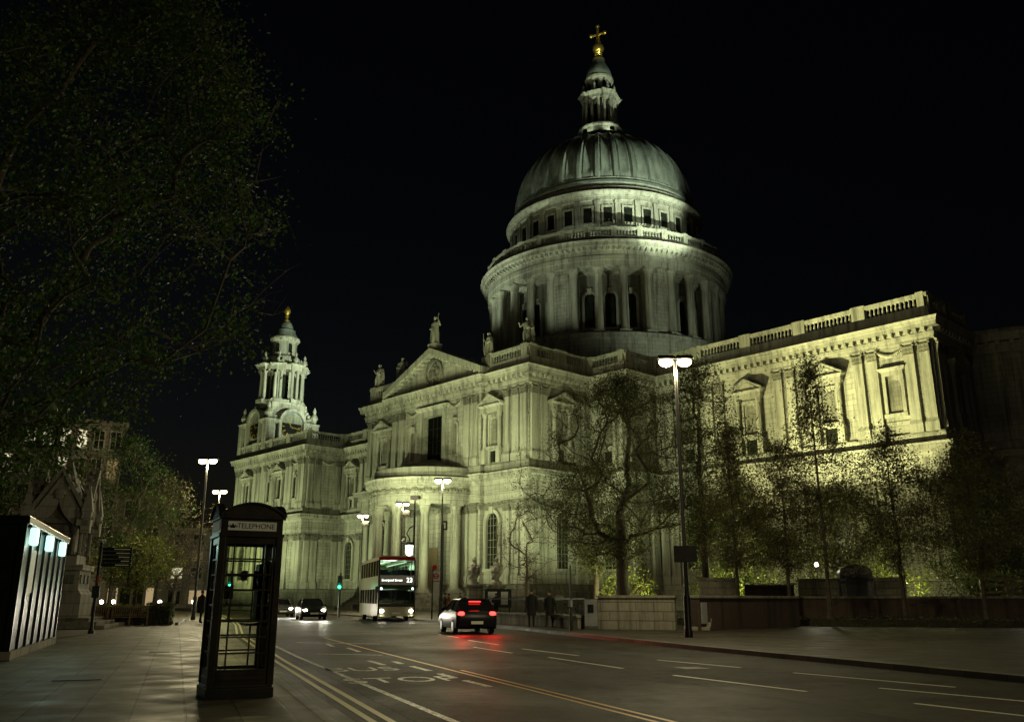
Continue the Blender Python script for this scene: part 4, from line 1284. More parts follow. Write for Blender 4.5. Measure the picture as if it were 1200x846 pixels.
# hedges, shrubs and planting
def hedge(name, label, cat, loc, rz, sx, sy, sz, n, seed, mat='hedge_leaf', leaf=.12, group=None):
    root = thing(name, label, cat, loc, rz, group)
    rs = np.random.RandomState(seed)
    b = MB(); b.frustum((-sx / 2 + .06, sx / 2 - .06, -sy / 2 + .06, sy / 2 - .06, 0), (-sx / 2 + .1, sx / 2 - .1, -sy / 2 + .1, sy / 2 - .1, sz - .08))
    b.build('branches', M['soil'], root)
    c = rs.uniform(-.5, .5, size=(n, 3)); ax = rs.randint(0, 5, size=n)
    c[ax == 0, 0] = -.5; c[ax == 1, 0] = .5; c[ax == 2, 1] = -.5; c[ax == 3, 1] = .5; c[ax == 4, 2] = .5
    c = c * np.array([sx, sy, sz]) + np.array([0, 0, sz / 2]) + rs.normal(size=(n, 3)) * .05
    c[:, 2] = np.abs(c[:, 2])
    place(leaf_mesh('foliage', c, leaf, M[mat], seed), 'foliage', root)
    return root
def shrub(name, label, loc, r, h, n, seed, mat, group=None, leaf=.14):
    root = thing(name, label, 'shrub', loc, 0, group)
    rs = np.random.RandomState(seed)
    d = rs.normal(size=(n, 3)); d /= np.linalg.norm(d, axis=1)[:, None]
    q = rs.uniform(.3, 1, size=(n, 1)) ** .5
    lump = 1 + .25 * np.sin(d[:, :1] * 5 + seed) + .2 * np.cos(d[:, 1:2] * 7 + d[:, 2:] * 4)
    c = d * q * lump * np.array([r, r, h / 2]) + np.array([0, 0, h / 2]); c[:, 2] = np.abs(c[:, 2])
    place(leaf_mesh('foliage', c, leaf, M[mat], seed), 'foliage', root)
    b = MB(); rr = random.Random(seed)
    for _ in range(14):
        a = rr.uniform(0, 6.28); b.tube([(0, 0, 0), (.4 * r * math.cos(a), .4 * r * math.sin(a), h * .45), (.8 * r * math.cos(a + .3), .8 * r * math.sin(a + .3), h * rr.uniform(.6, .9))], [.03, .02, .01], 4, False)
    b.build('stems', M['bark'], root)
    return root
gs = 'shrubs at the foot of the cathedral'
shrub('shrub', 'pale floodlit shrub left of the thick forked trunk', (51.0, -58.0, 0), 2.3, 3.9, 2600, 1, 'leaf_lime', gs)
shrub('shrub', 'rounded green shrub right of the forked trunk', (60.5, -60.0, 0), 2.2, 3.4, 2400, 2, 'leaf_lime', gs)
shrub('shrub', 'wide low shrub behind the dark upper wall', (65.2, -58.6, 0), 2.6, 3.2, 2600, 3, 'leaf', gs)
shrub('shrub', 'shrub below the garden lamp left of the dark hut', (70.0, -54.5, 0), 2.6, 3.5, 2600, 4, 'leaf_lime', gs)
shrub('shrub', 'shrub behind the pale stone block right of the dark hut', (75.4, -53.0, 0), 2.6, 3.2, 2400, 5, 'leaf', gs)
shrub('shrub', 'dim shrub behind the timber rail', (80.5, -51.5, 0), 2.8, 3.4, 2400, 6, 'leaf', gs)
hedge('hedge', 'dark clipped hedge behind the railings, from the notice board to the pale wall', 'hedge', (58.5, -71.5, 0), R(-38), 15, 1.1, 1.25, 4200, 11)
hedge('planting_strip', 'long low strip of ground-cover plants along the foot of the brick wall', 'plants', (75.2, -66.2, 0), R(31), 25, 1.4, .42, 5200, 12, 'hedge_leaf', .11)
hedge('hedge', 'dark square end of the clipped hedge beside the bench', 'hedge', (48.6, -93.6, 0), R(-25), 2.0, 1.2, 1.05, 1500, 13)
hedge('low_hedge', 'low bright-topped hedge along the bed edge towards the tall lamp', 'hedge', (43.6, -92.4, 0), R(-25), 5.5, 1.0, .75, 1800, 14, 'leaf_lime')
hedge('low_hedge', 'low hedge running behind the bench', 'hedge', (47.4, -96.5, 0), R(65), 4.6, .8, .98, 1800, 15, 'leaf_lime')
b = MB()
b.M = frame(44.6, -91.9, -25); b.box(-5.2, 5.4, 1.0, 1.16, -.05, .14)
tag(b.build('bed_edging', M['kerb']), 'stone edging of the hedge bed beside the pavement', 'edging')

# ------------------------------------------------------------------ garden walls
def wall_thing(name, label, cat, a, c, th, z0, z1, mat, coping=.12, cap='wall_stone'):
    a = Vector(a); c = Vector(c); L = (c - a).length; ang = math.atan2(c.y - a.y, c.x - a.x)
    root = thing(name, label, cat, (a.x, a.y, 0), ang)
    b = MB(); b.box(0, L, 0, th, z0, z1 - coping); b.build('wall', M[mat], root)
    b = MB(); b.box(-.05, L + .05, -.07, th + .07, z1 - coping, z1); b.build('coping', M[cap], root, bevel=.02)
    return root, L
wr, L = wall_thing('garden_wall', 'pale stone wall left of the garden steps with a dark panel on its end', 'wall', (68.9, -81.7), (72.0, -80.1), .5, 0, 1.5, 'wall_stone')
b = MB(); b.box(-.62, -.02, -.04, .3, .15, 1.32); b.build('end_panel', M['grey_sign'], wr)
b = MB(); b.box(-.47, -.2, -.065, -.04, .75, 1.1); b.build('plaque', M['black_metal'], wr)
wr, L = wall_thing('brick_wall', 'dark brick wall right of the garden steps, with a dark panel on its end', 'wall', (72.9, -79.5), (72.6, -70.5), .5, 0, 1.5, 'brick')
b = MB(); b.box(.05, .5, -.06, -.02, .3, 1.2); b.build('end_panel', M['grey_sign'], wr)
wall_thing('brick_wall', 'long dark brick wall behind the row of street trees', 'wall', (66.4, -67.5), (84.5, -55.0), .5, 0, 1.52, 'brick')
wall_thing('low_wall', 'low dark wall between the gate piers and the pale wall', 'wall', (53.0, -76.6), (67.9, -82.0), .35, 0, .62, 'wall_stone')
sroot = thing('garden_steps', 'flight of stone steps between the pale wall and the brick wall', 'steps', (72.3, -79.75, 0), R(28))
for k in range(5):
    b = MB(); b.box(-.1, 1.05, k * .34, 3, k * .17 if k == 0 else k * .17 - .0, (k + 1) * .17); b.M = Matrix.Identity(4)
    b.build('step', M['wall_stone'], sroot, bevel=.015)
def block(name, label, cat, x, y, rz, sx, sy, z0, z1, mat):
    root = thing(name, label, cat, (x, y, 0), R(rz))
    b = MB(); b.box(-sx / 2, sx / 2, -sy / 2, sy / 2, z0, z1 - .12); b.build('body', M[mat], root, bevel=.02)
    b = MB(); b.box(-sx / 2 - .05, sx / 2 + .05, -sy / 2 - .05, sy / 2 + .05, z1 - .12, z1); b.build('coping', M['wall_stone'], root, bevel=.02)
    return root
block('stone_planter', 'large pale stone block on the garden wall beside the big lamp post', 'planter', 64.9, -66.2, 35, 2.2, 1.2, 0, 2.6, 'wall_stone')
block('stone_planter', 'pale stone block left of the dark round-topped hut', 'planter', 68.5, -60.5, 33, 2.5, 1.2, 0, 2.6, 'wall_stone')
block('stone_planter', 'pale stone block right of the dark round-topped hut', 'planter', 71.9, -58.5, 33, 1.9, 1.2, 0, 2.65, 'wall_stone')
wall_thing('upper_wall', 'dark upper wall stepping back behind the long brick wall', 'wall', (65.2, -63.7), (67.6, -62.0), .4, 0, 2.25, 'brick')
hut = thing('garden_hut', 'dark hut with a rounded roof among the pale stone blocks', 'hut', (70.4, -59.6, 0), R(33))
b = MB(); b.slab([(-.95, 0), (.95, 0), (.95, 2.9)] + [(.95 * math.cos(math.pi * k / 10), 2.9 + .5 * math.sin(math.pi * k / 10)) for k in range(1, 10)] + [(-.95, 2.9)], -.8, .8); b.build('body', M['black_paint'], hut)
b = MB(); b.slab([(-.6, .3), (.6, .3), (.6, 2.6), (-.6, 2.6)], -.86, -.8); b.build('door', M['black_metal'], hut)
rl = thing('timber_rail', 'timber rail with square posts on top of the brick wall at the right', 'fence', (77.0, -57.7, 0), R(34))
for k in range(4):
    b = MB(); b.box(k * 1.35 - .08, k * 1.35 + .08, -.08, .08, 0, 2.55); b.build('post', M['wood'], rl)
for z in (1.75, 2.15, 2.5):
    b = MB(); b.box(0, 4.05, .09, .15, z - .06, z + .06); b.build('rail', M['wood'], rl)
# iron railings in front of the clipped hedge
rl = thing('iron_railings', 'black iron railings with spikes in front of the dark clipped hedge', 'fence', (52.4, -73.9, 0), R(-20.5))
b = MB()
for k in range(94):
    b.tube([(k * .15, 0, 0), (k * .15, 0, 1.45), (k * .15, 0, 1.6)], [.013, .013, .002], 4)
b.build('bars', M['black_metal'], rl)
for z in (.2, 1.35):
    b = MB(); b.box(-.02, 14.0, -.025, .025, z - .03, z + .03); b.build('rail', M['black_metal'], rl)
# gate piers with sculpture groups
def pier(label, x, y, rz, h=2.35, first=[None]):
    if first[0] is not None:
        return dup(first[0], (x, y, 0), R(rz), label, 'stone gate piers with urns')
    root = thing('gate_pier', label, 'gate pier', (x, y, 0), R(rz), 'stone gate piers with urns')
    b = MB(); b.box(-.62, .62, -.62, .62, 0, .35); b.box(-.5, .5, -.5, .5, .35, h - .25); b.build('shaft', M['wall_stone'], root, bevel=.02)
    b = MB(); b.frustum((-.5, .5, -.5, .5, h - .25), (-.7, .7, -.7, .7, h - .08)); b.box(-.72, .72, -.72, .72, h - .08, h + .04); b.build('cap', M['wall_stone'], root)
    b = MB(); b.lathe([(.42, h + .04), (.42, h + .25), (.25, h + .35), (.2, h + .5), (.42, h + .8), (.5, h + 1.1), (.42, h + 1.3), (.2, h + 1.45), (.26, h + 1.6), (.12, h + 1.8), (.2, h + 1.95), (.05, h + 2.15)], 12)
    rr = random.Random(5)
    for k in range(14):
        a = rr.uniform(0, 6.28); b.ball((.4 * math.cos(a), .4 * math.sin(a), h + rr.uniform(.5, 1.5)), rr.uniform(.1, .19), 6, 4)
    b.build('urn', M['monument'], root)
    first[0] = root
    return root
pier('gate pier left of the dark iron gate, nearest the bus stop flag', 43.3, -67.2, -30)
pier('gate pier right of the dark iron gate, next to the notice board', 44.9, -66.3, -30)
pier('gate pier with urn at the far kerb, left of the green signal', 28.9, -70.2 + 4.2, -30)
pier('second gate pier with urn beside the green signal, right of its partner', 30.9, -66.0 + 1.4, -30)
gt = thing('iron_gate', 'dark iron gate with an arched top between the two gate piers', 'gate', (44.1, -66.75, 0), R(29))
b = MB()
for k in range(9): b.tube([(-.36 + k * .09, 0, .1), (-.36 + k * .09, 0, 2.0 + .5 * math.sin(math.pi * k / 8))], .02, 4)
b.build('bars', M['black_metal'], gt)
b = MB()
for z in (.3, 1.2, 2.0): b.box(-.4, .4, -.025, .025, z - .03, z + .03)
b.build('rail', M['black_metal'], gt)
nb = thing('notice_board', 'dark notice board with two white sheets beside the gate pier', 'notice board', (48.0, -68.9, 0), R(42))
b = MB(); b.box(-.95, .95, 0, .12, .75, 2.05); b.build('case', M['black_metal'], nb)
for x in (-.8, .8):
    b = MB(); b.box(x - .05, x + .05, .02, .1, 0, .75); b.build('leg', M['black_metal'], nb)
for x0, x1 in ((-.75, -.1), (.2, .7)):
    b = MB(); b.box(x0, x1, -.012, 0, .95, 1.85); b.build('paper', M['white_paint'], nb)

# ------------------------------------------------------------------ lamp posts
LAMPCOL = (1.0, 0.86, 0.50)
def lamp_post(label, x, y, rz, energy, first=[None], h=10.5, g='tall double-headed street lamps'):
    if first[0] is None:
        root = thing('street_lamp', label, 'street lamp', (x, y, 0), R(rz), g)
        b = MB(); b.lathe([(.16, 0), (.16, .2), (.13, .3), (.13, 1.4), (.085, 1.5), (.06, h - .2), (.05, h)], 12, cap=True); b.build('pole', M['black_metal'], root, smooth=True)
        b = MB(); b.tube([(-.36, 0, h), (0, 0, h + .06), (.36, 0, h)], .035, 8); b.build('cross_arm', M['black_metal'], root)
        for s in (-1, 1):
            b = MB(); b.frustum((s * .36 - .36, s * .36 + .36, -.19, .19, h - .02), (s * .36 - .3, s * .36 + .3, -.13, .13, h + .14)); hd = b.build('lamp_head', M['black_metal'], root, bevel=.02)
            b = MB(); b.ball((s * .36, 0, h - .12), .2, 14, 10, 1.45, 1.0, .95); b.build('lens', M['lamp_on'], hd, smooth=True)
        first[0] = root
    else:
        root = dup(first[0], (x, y, 0), R(rz), label, g)
    for s in (-.36, .36):
        lamp('POINT', 'lamp_bulb', (s, 0, h - .5), energy / 2, LAMPCOL, root, radius=.12)
    return root
lamp_post('nearest lamp post with dazzling twin heads and a square sign box on its pole', 76.45, -85.3, 45, 2300)
lamp_post('lamp post left of the telephone box, standing by the hedge end', 38.9, -87.5, 45, 2200)
lamp_post('lamp post showing just above the roof of the telephone box', 22.6, -79.0, 45, 2200)
lamp_post('lamp post right of the bus, tall black pole before the portico', 41.9, -69.4, 45, 2400)
lamp_post('lamp post rising behind the bus roof with a small box on its pole', 25.3, -61.2, 45, 1500)
lamp_post('farthest lamp post of the row, left of the one above the bus', 12.0, -57.0, 45, 1400)
lamp_post('added lamp post out of view on the far kerb, lighting the foreground', 106.5, -98.6, 45, 3200)  # unseen lamp added so the telephone box and foreground catch light

bx = thing('sign_box', 'square dark sign box strapped to the nearest lamp post', 'sign', (76.45, -85.3, 0), R(42))
b = MB(); b.box(-.42, .42, -.26, -.14, 2.65, 3.25); b.build('box', M['black_metal'], bx)
b = MB(); b.box(-.3, .3, -.15, -.06, 2.75, 2.8); b.box(-.3, .3, -.15, -.06, 3.1, 3.15); b.build('bracket', M['black_metal'], bx)
pp = thing('slim_post', 'slim black post on the kerb in front of the low wall', 'post', (68.9, -83.5, 0))
b = MB(); b.lathe([(.07, 0), (.07, .9), (.045, .95), (.045, 2.75), (.02, 2.8)], 10, cap=True); b.build('pole', M['black_metal'], pp, smooth=True)
b = MB(); b.box(-.08, .08, -.09, .02, 1.0, 1.3); b.build('push_button_box', M['grey_sign'], pp)
for k, (x, y, z) in enumerate(((41.9, -69.4, 6.9), (25.3, -61.2, 6.9))):
    o = thing('speaker_box', ['small black and white box clamped to the lamp post right of the bus', 'small black and white box clamped to the lamp post behind the bus roof'][k], 'fitting', (x, y, z), R(40), 'boxes clamped to lamp posts')
    b = MB(); b.box(.1, .42, -.2, .2, -.35, .35); b.build('case', M['black_metal'], o, bevel=.03)
    b = MB(); b.box(.16, .36, -.215, -.2, -.25, .2); b.build('panel', M['white_paint'], o)
# CCTV post with hanging lantern
cc = thing('lantern_post', 'ornate black post with a curled bracket and glowing hanging lantern', 'lamp', (43.4, -73.2, 0), R(42))
b = MB(); b.lathe([(.2, 0), (.2, .5), (.12, .7), (.1, 3), (.07, 8.2), (.05, 8.4)], 10, cap=True); b.build('pole', M['black_metal'], cc, smooth=True)
b = MB(); b.tube([(0, 0, 6.6), (-.35, 0, 6.4), (-.55, 0, 6.0), (-.35, 0, 5.7), (-.3, 0, 5.5)], .05, 6); b.build('bracket', M['black_metal'], cc)
b = MB(); b.lathe([(.05, 5.5), (.3, 5.35), (.36, 5.2), (.33, 5.15)], 8); b.build('lantern_cap', M['black_metal'], cc, M4=Matrix.Translation((-.3, 0, 0)))
b = MB(); b.lathe([(.32, 5.15), (.24, 4.5), (.1, 4.4), (0.01, 4.4)], 8); b.build('lantern_glass', M['lantern_on'], cc, M4=Matrix.Translation((-.3, 0, 0)))
lamp('POINT', 'lantern_bulb', (-.3, -.5, 4.7), 90, (.9, 1, .85), cc, radius=.2)
cv = thing('security_camera', 'white security camera on top of the lantern post', 'camera', (43.4, -73.2, 8.4), R(20))
b = MB(); b.box(-.35, .4, -.14, .14, .12, .4); b.build('housing', M['white_paint'], cv, bevel=.03)
b = MB(); b.lathe([(.06, 0), (.05, .12)], 8, cap=True); b.build('mount', M['white_paint'], cv)
b = MB(); b.box(.4, .44, -.1, .1, .17, .35); b.build('lens', M['dark_glass'], cv)
# bus stop flag
bs = thing('bus_stop_sign', 'bus stop flag with a red ring symbol on a black pole', 'sign', (47.7, -74.7, 0), R(48))
b = MB(); b.lathe([(.05, 0), (.045, 3.3)], 8, cap=True); b.build('pole', M['black_metal'], bs)
b = MB(); b.box(-.05, .5, -.03, .03, 2.55, 3.15); b.build('flag', M['white_paint'], bs)
b = MB(); b.M = Matrix.Translation((.225, -.034, 2.85)) @ Matrix.Rotation(R(90), 4, 'X'); b.lathe([(.13, 0), (.2, 0), (.2, .012), (.13, .012), (.13, 0)], 20); b.M = Matrix.Identity(4); b.box(0.0, .45, -.052, -.044, 2.81, 2.89); b.build('ring_symbol', M['red_paint'], bs)
b = MB(); b.box(0, .45, -.025, .025, 1.55, 2.45); b.build('timetable', M['white_paint'], bs)
b = MB(); b.M = Matrix.Translation((.12, 0, 3.42)) @ Matrix.Rotation(R(90), 4, 'X'); b.lathe([(0, -.03), (.17, -.03), (.17, .03), (0, .03)], 16); b.build('round_sign', M['red_paint'], bs)
p2 = thing('slim_post', 'slim black pole just left of the bus stop flag', 'post', (45.6, -72.2, 0))
b = MB(); b.lathe([(.055, 0), (.05, 6.6)], 8, cap=True); b.build('pole', M['black_metal'], p2)
# traffic signals
def signal(label, x, y, first=[None]):
    if first[0] is None:
        root = thing('traffic_light', label, 'traffic light', (x, y, 0), R(48), 'traffic lights showing green')
        b = MB(); b.lathe([(.07, 0), (.06, 3.2)], 8, cap=True); b.build('pole', M['black_metal'], root)
        b = MB(); b.box(-.17, .17, -.3, -.05, 2.0, 3.0); b.build('signal_head', M['black_metal'], root, bevel=.03)
        for k, mt in enumerate(('green_on', 'dark_glass', 'dark_glass')):
            b = MB(); b.ball((0, -.3, 2.18 + k * .3), .105, 10, 6, 1, .45, 1); b.build('lens', M[mt], root)
        first[0] = root
    else:
        root = dup(first[0], (x, y, 0), R(48), label, 'traffic lights showing green')
    lamp('POINT', 'signal_bulb', (0, -.55, 2.18), 18, (.05, 1, .45), root, radius=.1)
signal('green traffic light at the left side of the bus', 38.6, -76.3 - .0)
signal('green traffic light seen through the telephone box glass', 37.9, -84.6)
# small garden lamps
def globe(label, x, y, h, e, g, first={}):
    if h not in first:
        root = thing('globe_lamp', label, 'lamp', (x, y, 0), 0, g)
        b = MB(); b.lathe([(.05, 0), (.035, h - .12)], 8, cap=True); b.build('stem', M['black_metal'], root)
        b = MB(); b.ball((0, 0, h), .13, 12, 8); b.build('globe', M['globe_on'], root, smooth=True)
        first[h] = root
    else:
        root = dup(first[h], (x, y, 0), 0, label, g)
    lamp('POINT', 'globe_bulb', (0, 0, h + .3), e, (1, .93, .7), root, radius=.15)
globe('small garden lamp left of the dark hut', 67.1, -58.0, 3.55, 120, 'garden lamps')
globe('small garden lamp above the timber rail at the right', 79.0, -54.2, 3.55, 120, 'garden lamps')
for k, (x, y, lb) in enumerate(((30.7, -90.6, 'bright low light behind the hedge, leftmost, next to the finger post'), (31.0, -89.9, 'bright low light second from the left behind the bench'),
                                (32.4, -87.2, 'bright low light behind the middle of the bench'), (33.9, -84.9 - .5, 'bright low light above the end of the bench'),
                                (31.4, -81.6 - 1.2, 'bright low light above the low hedge'), (30.2, -80.9 - 1, 'bright low light between the hedge and the tall lamp'))):
    globe(lb, x, y, 1.1, 26, 'low bright lights beyond the hedge')

# ------------------------------------------------------------------ telephone box
tb = thing('telephone_box', 'old cast-iron telephone box painted black with many small panes, standing near the kerb', 'telephone box', (84.12, -106.66, 0), R(18))
# local: front faces -Y' ; built below with front = local -y then turned so that it faces the camera
TB = Matrix.Rotation(R(0), 4, 'Z')
tb.rotation_euler = (0, 0, R(73)); tb.scale = (1, 1, 1.055)
HW = .455
b = MB(); b.box(-HW, HW, -HW, HW, 0, .13); b.box(-HW + .02, HW - .02, -HW + .02, HW - .02, .13, .16); b.build('plinth', M['box_paint'], tb, bevel=.008)
b = MB(); b.box(-HW + .05, HW - .05, -HW + .05, HW - .05, .13, .19); b.build('floor', M['kerb'], tb)
b = MB()
for sx in (-1, 1):
    for sy in (-1, 1):
        x0, x1 = sorted((sx * (HW - .10), sx * (HW - .01))); y0, y1 = sorted((sy * (HW - .10), sy * (HW - .01)))
        b.box(x0, x1, y0, y1, .16, 2.06)
        pass
b.build('corner_posts', M['box_paint'], tb, bevel=.006)
def side(name, deg, door=False):
    rows = 8; z0 = .36; z1 = 1.97
    W2 = HW - .105
    b = MB(); b.M = Matrix.Rotation(R(deg), 4, 'Z')
    y = -HW + .03
    b.box(-W2, W2, y, y + .05, .16, z0 - .04)
    b.box(-W2 + .07, W2 - .07, y - .012, y, .22, z0 - .1)
    b.box(-W2, W2, y - .002, y + .052, z0 - .04, z0); b.box(-W2, W2, y, y + .05, z1, 2.06)
    b.box(-W2, -W2 + .03, y + .001, y + .049, z0, z1); b.box(W2 - .035, W2, y + .001, y + .049, z0, z1)
    o = b.build(name, M['box_paint'], tb, bevel=.004)
    b = MB(); b.M = Matrix.Rotation(R(deg), 4, 'Z')
    for k in range(1, rows):
        z = z0 + (z1 - z0) * k / rows
        b.box(-W2 + .035, W2 - .035, y + .006, y + .044, z - .011, z + .011)
    for x in (-W2 + .13, W2 - .13):
        b.box(x - .01, x + .01, y + .008, y + .042, z0, z1)
    b.build('glazing_bars', M['box_paint'], o)
    b = MB(); b.M = Matrix.Rotation(R(deg), 4, 'Z'); b.box(-W2 + .035, W2 - .035, y + .022, y + .028, z0, z1)
    b.build('glass', M['clear_glass'], o)
    return o
side('door', 0); side('side_panel', 90); side('side_panel', -90); side('back_panel', 180)
b = MB()
b.box(-HW, HW, -HW, HW, 2.06, 2.11); b.box(-HW + .02, HW - .02, -HW + .02, HW - .02, 2.11, 2.30); b.box(-HW - .012, HW + .012, -HW - .012, HW + .012, 2.30, 2.335)
b.build('fascia', M['box_paint'], tb, bevel=.006)
# pediment segments on four sides and the domed roof
b = MB()
seg_pts = [(-HW + .01, 2.335), (HW - .01, 2.335)] + [((HW - .01) * math.cos(math.pi * (.5 - .5 * 1) + t) if False else (HW - .01) * (1 - 2 * k / 12), 2.335 + .165 * math.sin(math.pi * k / 12) ** .8) for k, t in ((k, 0) for k in range(1, 12))]
for deg in (0, 90, 180, 270):
    b.M = Matrix.Rotation(R(deg), 4, 'Z'); b.slab(seg_pts, -HW + .0, -HW + .06)
    for k in range(12):
        x0 = -HW + 2 * HW * k / 12; x1 = -HW + 2 * HW * (k + 1) / 12
        zz0 = 2.335 + .165 * math.sin(math.pi * k / 12) ** .8; zz1 = 2.335 + .165 * math.sin(math.pi * (k + 1) / 12) ** .8
        b.slab([(x0, zz0), (x1, zz1), (x1, zz1 + .03), (x0, zz0 + .03)], -HW - .025, -HW + .075)
b.build('pediment', M['box_paint'], tb)
v = []; f = []; n_ = 12
for j in range(n_ + 1):
    for i in range(n_ + 1):
        x = -1 + 2 * i / n_; y = -1 + 2 * j / n_
        z = 2.33 + .17 * max(0, (1 - x * x * .98)) ** .5 * max(0, (1 - y * y * .98)) ** .5 + .02
        v.append((x * (HW - .03), y * (HW - .03), z))
for j in range(n_):
    for i in range(n_):
        a = j * (n_ + 1) + i; f.append((a, a + 1, a + n_ + 2, a + n_ + 1))
b = MB(); b.add(v, f); b.build('domed_roof', M['box_paint'], tb, smooth=True)
for deg in (0, 90, 180, 270):
    b = MB(); b.M = Matrix.Rotation(R(deg), 4, 'Z'); b.box(-.34, .34, -HW + .008, -HW + .02, 2.145, 2.265)
    sg = b.build('sign_panel', M['opal'], tb)
    Fx = Matrix.Rotation(R(deg), 4, 'Z') @ Matrix.Translation((.05, -HW + .006, 2.203)) @ Matrix.Rotation(R(90), 4, 'X')
    if deg == 0:
        text_mesh('TELEPHONE', .098, M['black_paint'], 'lettering', sg, Fx, .002)
        b = MB(); b.M = Matrix.Translation((-.275, -HW + .006, 2.205))
        b.slab([(-.035, -.03), (.035, -.03), (.045, .02), (.02, .0), (0, .035), (-.02, .0), (-.045, .02)], -.002, .002)
        b.slab([(-.075, -.01), (-.05, -.025), (-.05, .01)], -.002, .002); b.slab([(.05, -.025), (.07, -.01), (.05, .01)], -.002, .002)
        b.build('crown_emblem', M['black_paint'], sg)
b = MB(); b.box(.2, .36, -.12, .2, .95, 1.72); b.build('telephone_unit', M['black_metal'], tb, bevel=.02)
b = MB(); b.tube([(.18, -.08, 1.62), (.15, -.08, 1.5), (.18, -.08, 1.36)], [.035, .022, .035], 8); b.build('handset', M['black_paint'], tb)
for xn, zn, wn, hn in ((-.2, 1.25, .13, .18), (.02, 1.5, .1, .14)):
    b = MB(); b.box(xn, xn + wn, HW - .1, HW - .096, zn, zn + hn); b.build('notice', M['white_paint'], tb)
b = MB(); b.box(.05, .36, -.2, .28, .9, .93); b.build('shelf', M['black_metal'], tb)
b = MB(); b.tube([(HW - .17, -HW + .02, 1.2), (HW - .17, -HW - .035, 1.22), (HW - .17, -HW - .035, 1.3), (HW - .17, -HW + .02, 1.32)], .012, 6); b.build('door_handle', M['rim'], tb)

# ------------------------------------------------------------------ kiosk at the left
kn = Vector((.383, .924)); kt = Vector((-.9237, .3833))
ks = thing('street_kiosk', 'dark street kiosk clad in glossy vertical panels with three white lamps along its top', 'kiosk', (74.2, -107.15, 0), math.atan2(kt.y, kt.x))
# local x runs along the lit face, local +y to the left of travel (away from the road) is negative -> road side is -y
KL = 8.1
b = MB(); b.box(0, KL, .06, 2.6, .0, 2.95); b.build('body', M['black_paint'], ks)
b = MB(); b.box(-.04, KL + .04, -.1, 2.66, -.0, .2); b.build('plinth', M['wall_stone'], ks)
b = MB(); b.box(-.12, KL + .12, -.12, 2.75, 2.95, 3.13); b.build('roof', M['black_paint'], ks, bevel=.02)
npan = 7
for k in range(npan):
    x0 = KL * k / npan + .09; x1 = KL * (k + 1) / npan - .09
    b = MB(); b.box(x0, x1, -.02, .06, .2, 2.95); b.build('panel', M['kiosk_panel'], ks, bevel=.012)
for k in range(npan + 1):
    b = MB(); b.box(KL * k / npan - .05, KL * k / npan + .05, -.07, .06, .2, 2.95); b.build('mullion', M['black_paint'], ks)
b = MB(); b.box(1.35, 2.1, -.05, -.022, 1.45, 2.45); b.build('poster', M['white_paint'], ks)
for k, x in enumerate((.55, 3.3, 6.2)):
    b = MB(); b.box(x - .2, x + .2, -.24, -.08, 2.5, 2.9); hd = b.build('lamp', M['kiosk_on'], ks, bevel=.05)
    b = MB(); b.box(x - .23, x + .23, -.12, -.02, 2.9, 2.95); b.build('lamp_bracket', M['black_metal'], hd)
    lamp('POINT', 'kiosk_bulb', (x, -.7, 2.75), 10, (.7, 1.0, .82), ks, radius=.15)

# ------------------------------------------------------------------ Gothic fountain
fn = thing('gothic_fountain', 'stone Gothic drinking fountain with a steep carved gable and stepped plinth', 'fountain', (50.4, -99.5, 0), R(62))
for k in range(3):
    b = MB(); s = 2.9 - .42 * k; b.box(-s, s, -s, s, k * .16, (k + 1) * .16); b.build('step', M['wall_stone'], fn, bevel=.02)
b = MB(); b.box(-1.5, 1.5, -1.5, 1.5, .48, 1.5); b.frustum((-1.5, 1.5, -1.5, 1.5, 1.5), (-1.3, 1.3, -1.3, 1.3, 1.75)); b.box(-1.3, 1.3, -1.3, 1.3, 1.75, 2.6); b.box(-1.42, 1.42, -1.42, 1.42, 2.6, 2.85)
for k in range(3): b.lathe([(.2, 2.0), (.24, 2.0), (.24, 2.0)], 8, (0, 0))
b.build('plinth', M['monument'], fn)
for k in range(4):
    for x in (-.85, 0, .85):
        b = MB(); b.M = Matrix.Rotation(R(90 * k), 4, 'Z'); b.box(x - .25, x + .25, -1.36, -1.3, 2.0, 2.4); b.build('carved_panel', M['stone_dirty_shade'], fn)
b = MB(); b.box(-1.05, 1.05, -1.05, 1.05, 2.85, 3.3); b.box(-.75, .75, -.75, .75, 3.3, 4.8); b.build('niche_core', M['monument'], fn)
col = MB()
col.lathe([(.13, 3.3), (.13, 3.4), (.09, 3.45), (.09, 4.35), (.16, 4.6), (.16, 4.7)], 8)
CM = col.mesh('column', M['monument'])
for sx in (-1.1, -.82, .82, 1.1):
    for sy in (-1.1, 1.1): place(CM, 'column', fn, Matrix.Translation((sx, sy, 0)))
for deg in (0, 90, 180, 270):
    b = MB(); b.M = Matrix.Rotation(R(deg), 4, 'Z')
    o = [(-1.35, 4.7), (0, 7.2), (1.35, 4.7)]; n_ = 8
    arch = [(-.72, 4.7)] + [(-.72 + .72 * math.sin(math.pi / 2 * k / n_), 4.7 + 1.15 * (1 - math.cos(math.pi / 2 * k / n_)) ** .6) for k in range(1, n_ + 1)]
    L_ = arch; Rr = [(-x, z) for x, z in arch]
    b.slab([(-1.35, 4.7)] + L_ + [(0, 7.0)], -1.28, -.95); b.slab([(1.35, 4.7), (0, 7.0)] + Rr[::-1], -1.28, -.95)
    for s in (-1, 1): b.slab([(s * 1.5, 4.62), (s * 1.5, 4.9), (0, 7.45), (0, 7.15)], -1.4, -.9)
    b.ball((0, -1.3, 6.1), .28, 8, 5, 1, .4, 1)
    for k in range(7):
        for s in (-1, 1): b.ball((s * (1.5 - 1.4 * k / 6.5), -1.15, 5.0 + 2.45 * k / 6.5), .11, 5, 4)
    b.build('gable', M['monument'], fn)
